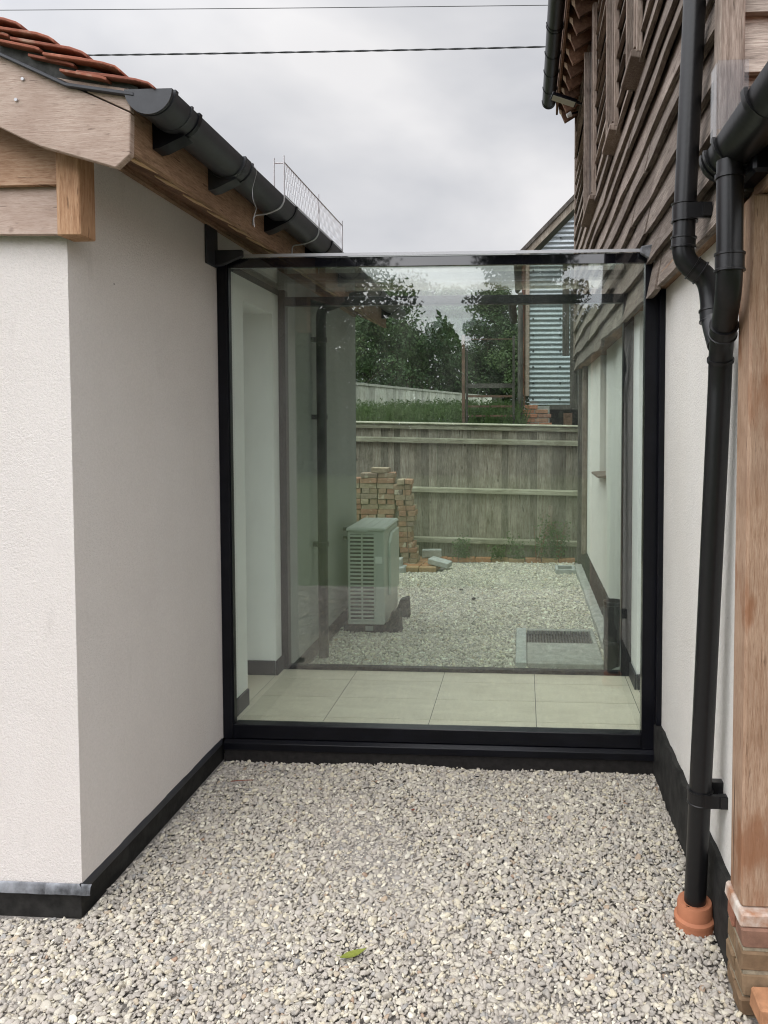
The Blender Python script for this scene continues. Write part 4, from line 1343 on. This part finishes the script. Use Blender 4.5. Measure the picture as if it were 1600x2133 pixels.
DR = thing('drain_surround', 'flat concrete drain slab with dark grate beside the black pipe stub', 'drain', (0.28, 5.9, 0))
MB().box(-0.055, 0.03, 5.46, 6.40, -.03, .032).build('side_slab', CONCRETE_PALE, DR, False, .005)
MB().box(0.034, 0.62, 5.46, 5.985, -.03, .028).build('front_slab', CONCRETE, DR, False, .005)
MB().box(0.034, 0.62, 6.345, 6.40, -.03, .028).build('back_slab', CONCRETE, DR, False, .005)
MB().box(0.585, 0.62, 5.988, 6.342, -.03, .028).build('side_slab', CONCRETE, DR, False, .005)
MB().box(0.036, 0.583, 5.99, 6.34, -.03, -.005).build('grate_pan', BLACKV, DR)
for k in range(22):
    MB().box(0.045 + k * .0245, 0.056 + k * .0245, 5.992, 6.338, -.004, .024).build('grate_bar', SKIRT, DR)
D3 = thing('square_drain', 'small square pale drain near the far house corner', 'drain', (0.53, 9.14, 0))
MB().box(0.41, 0.445, 8.99, 9.29, -.03, .035).build('side_slab', CONCRETE_PALE, D3, False, .004)
MB().box(0.447, 0.655, 8.99, 9.03, -.03, .033).build('front_slab', CONCRETE_PALE, D3, False, .004)
MB().box(0.447, 0.655, 9.25, 9.29, -.03, .033).build('back_slab', CONCRETE_PALE, D3, False, .004)
MB().box(0.62, 0.655, 9.032, 9.248, -.03, .034).build('side_slab', CONCRETE_PALE, D3, False, .004)
MB().box(0.447, 0.618, 9.032, 9.248, -.03, -.02).build('sump', BLACKV, D3)
PT = thing('pipe_stub', 'black plastic upright pipe stub behind the glass beside the kerb', 'pipe stub', (0.675, 5.42, 0))
c_ = Vector((0.672, 5.40, 0))
MB().tube([c_ + Vector((0, 0, z)) for z in (-.03, .06, .50, .505, .525, .53, .53, .3)], [.068, .068, .070, .076, .076, .074, .064, .06], 24).build('body', PIPE, PT, True)
MB().tube([c_ + Vector((0, 0, z)) for z in (.20, .205, .235, .24)], [.0715, .075, .075, .0715], 24).build('ring', PIPE, PT, True)

# stake and weeds at the fence
tag(MB().prism([(0.30, -.03), (0.36, -.03), (0.40, .74), (0.345, .75)], 'y', 9.72, 9.765).build('wooden_stake', CLADV, None, False, .004),
    'short leaning wooden stake in front of the boarded fence', 'stake')
def weed(base, h, n, seed, name, label, mat=WEED, leaf=.045):
    r = random.Random(seed)
    t = thing(name, label, 'weed', base, 'weeds along the fence foot')
    st = MB(); lf = MB()
    for k in range(n):
        a = r.uniform(0, 6.28); sp_ = r.uniform(.05, .28) * h
        p0 = Vector(base) + Vector((r.uniform(-.05, .05), r.uniform(-.02, .02), 0))
        p2 = p0 + Vector((math.cos(a) * sp_, abs(math.sin(a)) * -.3 * sp_, h * r.uniform(.5, 1)))
        p1 = p0.lerp(p2, .5) + Vector((0, 0, .1 * h))
        st.tube([p0, p1, p2], [.004, .003, .0015], 5)
        for q in range(46):
            u = r.uniform(.2, 1)
            c = p0.lerp(p2, u) + Vector((r.uniform(-1, 1), r.uniform(-.5, .3), r.uniform(-.6, .6))) * .07 * (1 + h * .5)
            d1 = Vector((r.uniform(-1, 1), r.uniform(-1, 1), r.uniform(-.4, .8))).normalized()
            d2 = d1.orthogonal().normalized()
            s = leaf * r.uniform(.5, 1.1)
            lf.add([c - d1 * s * .5, c + d2 * s * .28, c + d1 * s * .5, c - d2 * s * .28], [(0, 1, 2, 3)])
    st.build('stem', TWIG if h > .5 else mat, t)
    lf.build('leaves', mat, t)
weed((.20, 9.68, .0), .75, 6, 1, 'bramble', 'tall bramble with thin stems beside the leaning stake')
weed((.50, 9.70, .0), .55, 8, 2, 'leafy_weed', 'leafy weed between the leaning stake and the house corner')
weed((-.82, 9.70, .0), .35, 7, 3, 'leafy_weed', 'low green weed at the fence nearest the brick stack')
weed((-.35, 9.70, .0), .30, 4, 4, 'leafy_weed', 'small sparse weed at the middle of the fence foot')
weed((-.10, 9.70, .0), .42, 4, 5, 'leafy_weed', 'thin weed left of the bramble at the fence foot')

# ------------------------------------------------------------------ beyond the fence
# galvanised barn
BN = thing('barn', 'barn with galvanised corrugated gable and orange tile hung corner', 'barn', (1.6, 12.2, 1.4))
BY = 12.0
def corr(x0, x1, z0, z1, pitch=.0785, amp=.011, name='corrugated_sheet'):
    m = MB(); n = int((z1 - z0) / pitch * 8); vs = []
    for i in range(n + 1):
        z = z0 + (z1 - z0) * i / n
        yy = BY - amp * math.sin(z / pitch * 2 * math.pi)
        vs += [(x0, yy, z), (x1, yy, z)]
    m.add(vs, [(2 * i, 2 * i + 1, 2 * i + 3, 2 * i + 2) for i in range(n)])
    return m
zt = 2.16
stepz = [2.16, 3.1, 3.95, 4.56]
for i in range(3):
    cm = corr(0.10, 2.4, stepz[i] - (0.03 if i else 0), stepz[i + 1])
    if i: cm.v = [(a, b_ - .0, c) for a, b_, c in cm.v]
    cm.v = [(a, b_ - .004 * (2 - i), c) for a, b_, c in cm.v]
    o = cm.build('corrugated_sheet', CORR, BN, True)
# gable triangle above, clipped along the verge
m = MB(); vs = []; n = 130
for i in range(n + 1):
    z = 4.60 + (7.0 - 4.60) * i / n
    x0 = 0.22 + (z - 4.62) * 0.985
    yy = BY - .011 * math.sin(z / .0785 * 2 * math.pi)
    vs += [(x0, yy, z), (2.4 + .0, yy, z)]
m.add(vs, [(2 * i, 2 * i + 1, 2 * i + 3, 2 * i + 2) for i in range(n)])
m.build('corrugated_sheet', CORR, BN, True)
MB().prism([(-.10, 4.40), (-.13, 4.50), (2.35, 7.02), (2.35, 6.86)], 'y', BY - .09, BY - .05).build('barge_board', FENCE, BN)
MB().prism([(-.13, 4.50), (-.17, 4.54), (2.35, 7.10), (2.35, 7.02)], 'y', BY - .12, BY + 3).build('roof_verge', DKWOOD, BN)
bolt = MB().tube([(0, 0, 0), (0, -.014, 0)], [.016, .008], 8).mesh('sheet_bolt', True); bolt.materials.append(SKIRT)
for z in np.arange(2.25, 5.2, .262):
    for xx in (.16, .60, 1.1):
        if z > 4.4 and xx < .32 + (z - 4.62): continue
        link('sheet_bolt', bolt, BN, (xx + .0, BY - .02, z))
MB().box(0.035, 0.098, BY - .045, BY + .05, 2.30, 4.5).build('corner_timber', OAK_FRESH, BN, False, .006)
MB().box(-0.02, 2.4, BY + .02, BY + 3, 0.9, 4.5).build('barn_core', BLACKV, BN) if False else None
# tile hung side wall seen edge on
th = MB().prism([(-.012, 0), (.03, .0), (.03, .16), (.018, .16)], 'y', 0, .16).mesh('hung_tile'); th.materials.append(TILE)
for k in range(19):
    for j in range(6):
        link('hung_tile', th, BN, (-.02 + rs.uniform(-.006, .006), BY - .03 + j * .165, 2.32 + k * .118), (0, rs.uniform(-.03, .03), 0))
MB().box(-.0, .034, BY - .02, BY + 2.9, 2.1, 4.55).build('side_wall', BRN, BN)
# brick base pier
bpm = [rough_box(.21, .1, .062, 'brick', BRICK_B, .003, 90 + k) for k in range(4)]
for k in range(20):
    z = 0.75 + k * .072
    xx0 = .03 if k < 17 else .02
    for j in range(2):
        xo_ = (0.0 if k % 2 else -.055)
        if k > 18 and j: continue
        xw = xx0 + .11 + j * .222 + xo_
        if xw > .43: continue
        link('brick', bpm[(k + j) % 4], BN, (xw, BY - .0 + rs.uniform(-.004, .004) - (.03 if z > 2.14 else 0), z))
MB().box(.01, .43, BY - .035, BY + .3, .7, 2.14).build('mortar', CONCRETE, BN)
MB().box(.44, 2.4, BY + .25, BY + .3, .7, 2.14).build('dark_interior', BLACKV, BN)
MB().box(.44, 2.4, BY - .02, BY + .02, 2.08, 2.15).build('sill_beam', DKWOOD, BN)
MB().box(.66, .80, BY - .06, BY + .06, .7, 2.02).build('timber_post', BRN, BN)
halfb = halfpipe(MB(), -.20, 3.93, .075, BY - .12, BY + 2.8)
halfb.build('gutter', DKWOOD, BN, True)
MB().tube([(-.05, BY - .16, 3.96), (-.05, BY - .16, .8)], .042, 10).build('downpipe', DKWOOD, BN, True)
MB().tube([(-.20, BY - .05, 3.87), (-.05, BY - .15, 3.80)], .04, 10).build('downpipe', DKWOOD, BN, True)

# rusty steel frame
FR = thing('steel_rack', 'rusty steel post frame with cross bars behind the boarded fence', 'steel frame', (-.6, 11.3, 1.0))
ya = 11.3
MB().box(-.955, -.905, ya - .04, ya + .04, .9, 3.22).build('post', RUST, FR, False, .004)
MB().box(-.895, -.865, ya - .02, ya + .06, .9, 3.22).build('post', DKWOOD, FR, False, .004)
MB().box(-.17, -.13, ya - .03, ya + .03, .9, 3.2).build('post', DKWOOD, FR, False, .004)
for z, h in ((3.15, .012), (2.40, .07), (2.255, .035), (2.10, .03), (1.95, .032)):
    MB().box(-.864, -.171, ya - .02, ya + .02, z, z + h).build('cross_bar', RUST if h < .05 else DKWOOD, FR)

# distant pale fence
FF = thing('pale_fence', 'distant pale timber fence running back above the tall weeds', 'fence', (-2.3, 18.5, 1.6))
A, Bv = Vector((-5.2, 11.7 + 0.4, 0)), Vector((-1.25, 22, 0))
A = Vector((-4.2, 13.0, 0))
pm2 = MB().box(-.055, .055, -.01, .01, 0, 1.25).mesh('fence_pale', False, .002); pm2.materials.append(FENCE2)
d = (Bv - A); L_ = d.length; ang = math.atan2(d.y, d.x); nrm = d.normalized()
k = 0.0
while k < L_:
    p = A + nrm * k
    link('fence_pale', pm2, FF, (p.x, p.y, 1.42 + rs.uniform(-.012, .012)), (0, 0, ang))
    k += .122
m = MB().box(0, L_, -.03, .03, 2.66, 2.71).mesh('cap_rail'); m.materials.append(FENCE2)
link('cap_rail', m, FF, (A.x, A.y, 0), (0, 0, ang))
for kk in range(4):
    m = MB().box(-.07, .07, -.012, .012, 0, 1.2).mesh('end_board'); m.materials.append(FENCE2 if kk < 2 else DKWOOD)
    link('end_board', m, FF, (Bv.x + .08 + kk * .15, Bv.y - .05, 1.45))
MB().box(Bv.x, Bv.x + .62, Bv.y - .1, Bv.y + .3, 2.66, 2.70).build('end_cap', FENCE2, FF)

# tall weeds on the bank
wb = MB()
def blades(n, xr, yr, hmin, hmax, r):
    for _ in range(n):
        x, y = r.uniform(*xr), r.uniform(*yr)
        z = gz(x, y)
        h = r.uniform(hmin, hmax)
        a = r.uniform(0, 6.28)
        dx, dy = math.cos(a) * h * r.uniform(.05, .35), math.sin(a) * h * .2
        wd = r.uniform(.008, .02)
        wb.add([(x - wd, y, z), (x + wd, y, z), (x + wd * .8 + dx * .4, y + dy * .4, z + h * .6), (x - wd * .8 + dx * .4, y + dy * .4, z + h * .6), (x + dx, y + dy, z + h)], [(0, 1, 2, 3), (3, 2, 4)])
        for q in range(4):
            u = r.uniform(.35, 1)
            cx_, cz_ = x + dx * u * .8, z + h * u
            sx, sz = r.uniform(-.06, .06), r.uniform(-.02, .06)
            wb.add([(cx_, y, cz_), (cx_ + sx * .5, y - .012, cz_ + sz * .5 + .012), (cx_ + sx, y, cz_ + sz), (cx_ + sx * .5, y + .01, cz_ + sz * .5 - .012)], [(0, 1, 2, 3)])
r = random.Random(77)
blades(5200, (-6, .0), (11.2, 13.2), .45, .85, r)
blades(5200, (-5, -.4), (13.2, 19.5), .35, .85, r)
o = wb.build('tall_weeds', WEED)
tag(o, 'tall green weeds growing on the bank behind the fence', 'weeds', None, 'stuff')

# ------------------------------------------------------------------ trees
def tree(base, H, rx, ry, crown0, nclump, nleaf, leaf, mat, seed, name, label, lean=0, cat='tree', group=None):
    r = np.random.default_rng(seed)
    rr = random.Random(seed)
    t = thing(name, label, cat, base, group)
    bx, by, bz = base
    tr = MB()
    top = Vector((bx + lean, by, bz + H * .82))
    path = [Vector(base).lerp(top, u) + Vector((.12 * math.sin(u * 5 + seed), .1 * math.cos(u * 4), 0)) for u in np.linspace(0, 1, 7)]
    r0 = max(.08, H * .022)
    tr.tube(path, [r0 * (1 - .85 * u) for u in np.linspace(0, 1, 7)], 8)
    C = []
    for k in range(nclump):
        u = r.uniform(0, 1) ** .8
        zc = crown0 + (H - crown0) * u
        wdt = math.sin(math.pi * (0.18 + 0.80 * u) ** .9) if u < .98 else .2
        a = r.uniform(0, 6.283)
        q = math.sqrt(r.uniform(0.05, 1))
        c = np.array([bx + lean * u + rx * wdt * q * math.cos(a), by + ry * wdt * q * math.sin(a), bz + zc])
        C.append((c, r.uniform(.4, .85) * min(rx, (H - crown0) * .5) * .45))
        if k % 3 == 0:
            p0 = path[2 + k % 4]
            tr.tube([p0, p0.lerp(Vector(c), .6) + Vector((0, 0, .1)), Vector(c)], [r0 * .35, r0 * .2, r0 * .06], 5)
    tr.build('trunk', BARK, t, True)
    n_each = nleaf // nclump
    V = []; n_tot = 0
    for c, s in C:
        d = r.normal(size=(n_each, 3)); d /= np.linalg.norm(d, axis=1)[:, None]
        rad = s * r.uniform(.35, 1.08, (n_each, 1)) ** .6
        p = c + d * rad * np.array([1.15, 1.0, .8])
        a1 = r.normal(size=(n_each, 3)); a1 /= np.linalg.norm(a1, axis=1)[:, None]
        a2 = np.cross(a1, d + .4 * r.normal(size=(n_each, 3))); a2 /= (np.linalg.norm(a2, axis=1)[:, None] + 1e-6)
        L = leaf * r.uniform(.6, 1.3, (n_each, 1))
        q = np.stack([p - a1 * L * .5, p + a2 * L * .3, p + a1 * L * .5, p - a2 * L * .3], 1)
        V.append(q.reshape(-1, 3)); n_tot += n_each
    V = np.concatenate(V)
    me = bpy.data.meshes.new('crown')
    me.vertices.add(len(V)); me.vertices.foreach_set('co', V.astype(np.float32).ravel())
    nf = len(V) // 4
    me.loops.add(nf * 4); me.loops.foreach_set('vertex_index', np.arange(nf * 4, dtype=np.int32))
    me.polygons.add(nf)
    me.polygons.foreach_set('loop_start', np.arange(0, nf * 4, 4, dtype=np.int32))
    me.update(calc_edges=True)
    me.materials.append(mat)
    link('crown', me, t)
    return t
G1 = 'trees beyond the rear fence'
tree((-6.6, 30, 1.6), 5.7, 3.1, 2.2, .4, 150, 62000, .12, LEAF_A, 11, 'leafy_tree', 'broad leafy tree behind the far fence at the left', group=G1)
tree((-4.4, 27, 1.6), 5.3, 2.5, 2.0, .2, 140, 52000, .115, LEAF_B, 12, 'leafy_tree', 'rounded dark tree in front of the broad leafy tree', group=G1)
tree((-1.3, 29, 1.6), 5.5, 1.9, 1.6, .2, 110, 42000, .115, LEAF_B, 13, 'leafy_tree', 'dark bushy tree behind the rusty steel frame', group=G1)
tree((.6, 27, 1.6), 4.6, 1.7, 1.6, .2, 80, 28000, .115, LEAF_A, 14, 'leafy_tree', 'lighter green bush between steel frame and barn', group=G1)
tree((-3.2, 33, 1.6), 6.0, 2.6, 1.6, .1, 90, 34000, .125, LEAF_A, 15, 'leafy_tree', 'smaller tree filling the gap between the dark trees', group=G1)
# trees behind the photographer: they show as reflections in the front pane
G2 = 'trees reflected in the front glass'
tree((-10.2, -23, 0), 14.0, 5.0, 3.0, .8, 200, 72000, .21, LEAF_B, 21, 'tall_tree', 'tall dark tree reflected in the left of the front glass', group=G2)
tree((0.1, -22, 0), 13.0, 2.2, 2.4, .4, 160, 56000, .19, LEAF_B, 22, 'tall_tree', 'tall dark tree reflected right of the bright sky gap', group=G2)
tree((-16.5, -24, 0), 13.0, 4.4, 3.0, .8, 90, 26000, .25, LEAF_B, 23, 'tall_tree', 'outermost tall dark tree reflected behind the left glass jamb', group=G2)
tree((3.6, -30, 0), 7.5, 2.6, 2.4, .6, 80, 22000, .2, LEAF_A, 24, 'tall_tree', 'lower leafy tree reflected at the right of the front glass', group=G2)
# hedge behind the photographer
hd = np.random.default_rng(5)
n = 60000
P = np.column_stack([hd.uniform(-18, 12, n), -20 + hd.normal(0, .9, n), hd.uniform(0, 1, n) ** 1.1 * 5.0])
P[:, 2] *= 1 + .12 * np.sin(P[:, 0] * 1.3) + .08 * np.sin(P[:, 0] * 3.7)
a1 = hd.normal(size=(n, 3)); a1 /= np.linalg.norm(a1, axis=1)[:, None]
a2 = np.cross(a1, hd.normal(size=(n, 3))); a2 /= np.linalg.norm(a2, axis=1)[:, None]
L_ = .3 * hd.uniform(.6, 1.3, (n, 1))
V = np.stack([P - a1 * L_ * .5, P + a2 * L_ * .32, P + a1 * L_ * .5, P - a2 * L_ * .32], 1).reshape(-1, 3)
me = bpy.data.meshes.new('hedge')
me.vertices.add(len(V)); me.vertices.foreach_set('co', V.astype(np.float32).ravel())
me.loops.add(n * 4); me.loops.foreach_set('vertex_index', np.arange(n * 4, dtype=np.int32))
me.polygons.add(n); me.polygons.foreach_set('loop_start', np.arange(0, n * 4, 4, dtype=np.int32))
me.update(calc_edges=True)
me.materials.append(LEAF_B)
tag(link('hedge', me), 'long dark hedge across the lawn, reflected low in the glass', 'hedge')

# ------------------------------------------------------------------ overhead cables
def span(p, q, sag, r, n=24, twist=0):
    p, q = Vector(p), Vector(q)
    pts = []
    for i in range(n + 1):
        u = i / n
        pts.append(p.lerp(q, u) - Vector((0, 0, sag * 4 * u * (1 - u))))
    return pts
pts = span((-17, 15, 10.72), (9, 15, 10.10), .05, .01)
tag(MB().tube(pts, .007, 6).build('overhead_cable', CABLE, None, True), 'thin overhead cable crossing the sky near the top', 'cable', 'overhead cables')
pts = span((-17, 15, 9.75), (9, 15, 9.45), .12, .01, 260)
m = MB()
for ph in (0, math.pi):
    m.tube([p + Vector((0, .008 * math.sin(i * .8 + ph), .008 * math.cos(i * .8 + ph))) for i, p in enumerate(pts)], .0125, 6)
tag(m.build('overhead_cable', CABLE, None, True), 'thick twisted overhead cable crossing below the thin one', 'cable', 'overhead cables')

# ------------------------------------------------------------------ small litter on the gravel
def leaf_obj(name, loc, L_, W_, rz, mat, label, curl=.25):
    m = MB(); n = 10; vs = []
    for i in range(n + 1):
        u = i / n
        w_ = W_ * math.sin(math.pi * min(.98, max(.02, u)) ** .85)
        z = .006 + curl * L_ * (u - .5) ** 2 * 1.6
        vs += [((u - .5) * L_, -w_, z + .25 * w_), ((u - .5) * L_, 0, z), ((u - .5) * L_, w_, z + .25 * w_)]
    fs = []
    for i in range(n):
        a = i * 3
        fs += [(a, a + 3, a + 4, a + 1), (a + 1, a + 4, a + 5, a + 2)]
    k = len(vs)
    vs2 = [(x, y, z - .0007) for x, y, z in vs]
    m.add(vs, fs)
    m.add(vs2, [tuple(reversed(f)) for f in fs])
    m.tube([(-L_ * .5, 0, .012 + curl * L_ * .4), (-L_ * .62, .004, .014 + curl * L_ * .5)], .0009, 5)
    me = m.mesh(name, True); me.materials.append(mat)
    return tag(link(name, me, None, loc, (0, 0, rz)), label, 'leaf')
leaf_obj('fallen_leaf', (-.583, 2.41, .004), .098, .0165, .55, LEAF_G, 'green slender leaf lying on the front gravel', .18)
leaf_obj('fallen_leaf', (-.52, 3.36, .002), .022, .008, 1.1, LEAF_R, 'small dark red leaf on the gravel near the glass')
leaf_obj('fallen_leaf', (-.235, 3.70, .003), .024, .008, .4, BLACKV, 'small black leaf scrap right under the glass link sill')
tag(MB().tube(smooth_path([(-1.50, 3.58, .008), (-1.44, 3.585, .012), (-1.39, 3.60, .008)], .03, 3), .0022, 6).build('twig', TWIG, None, True), 'thin reddish twig on gravel in the left corner', 'twig')
for k, (x, y) in enumerate([(-.68, 7.95), (-.52, 7.55)]):
    m = rough_box(.04, .03, .02, 'dark_lump', BLACKV, .008, 5 + k, .006)
    tag(link('soil_clod', m, None, (x, y, .006), (0, 0, k)), ['dark soil clod farther out on the rear gravel', 'dark soil clod on the rear gravel nearer the heat pump'][k], 'clod')
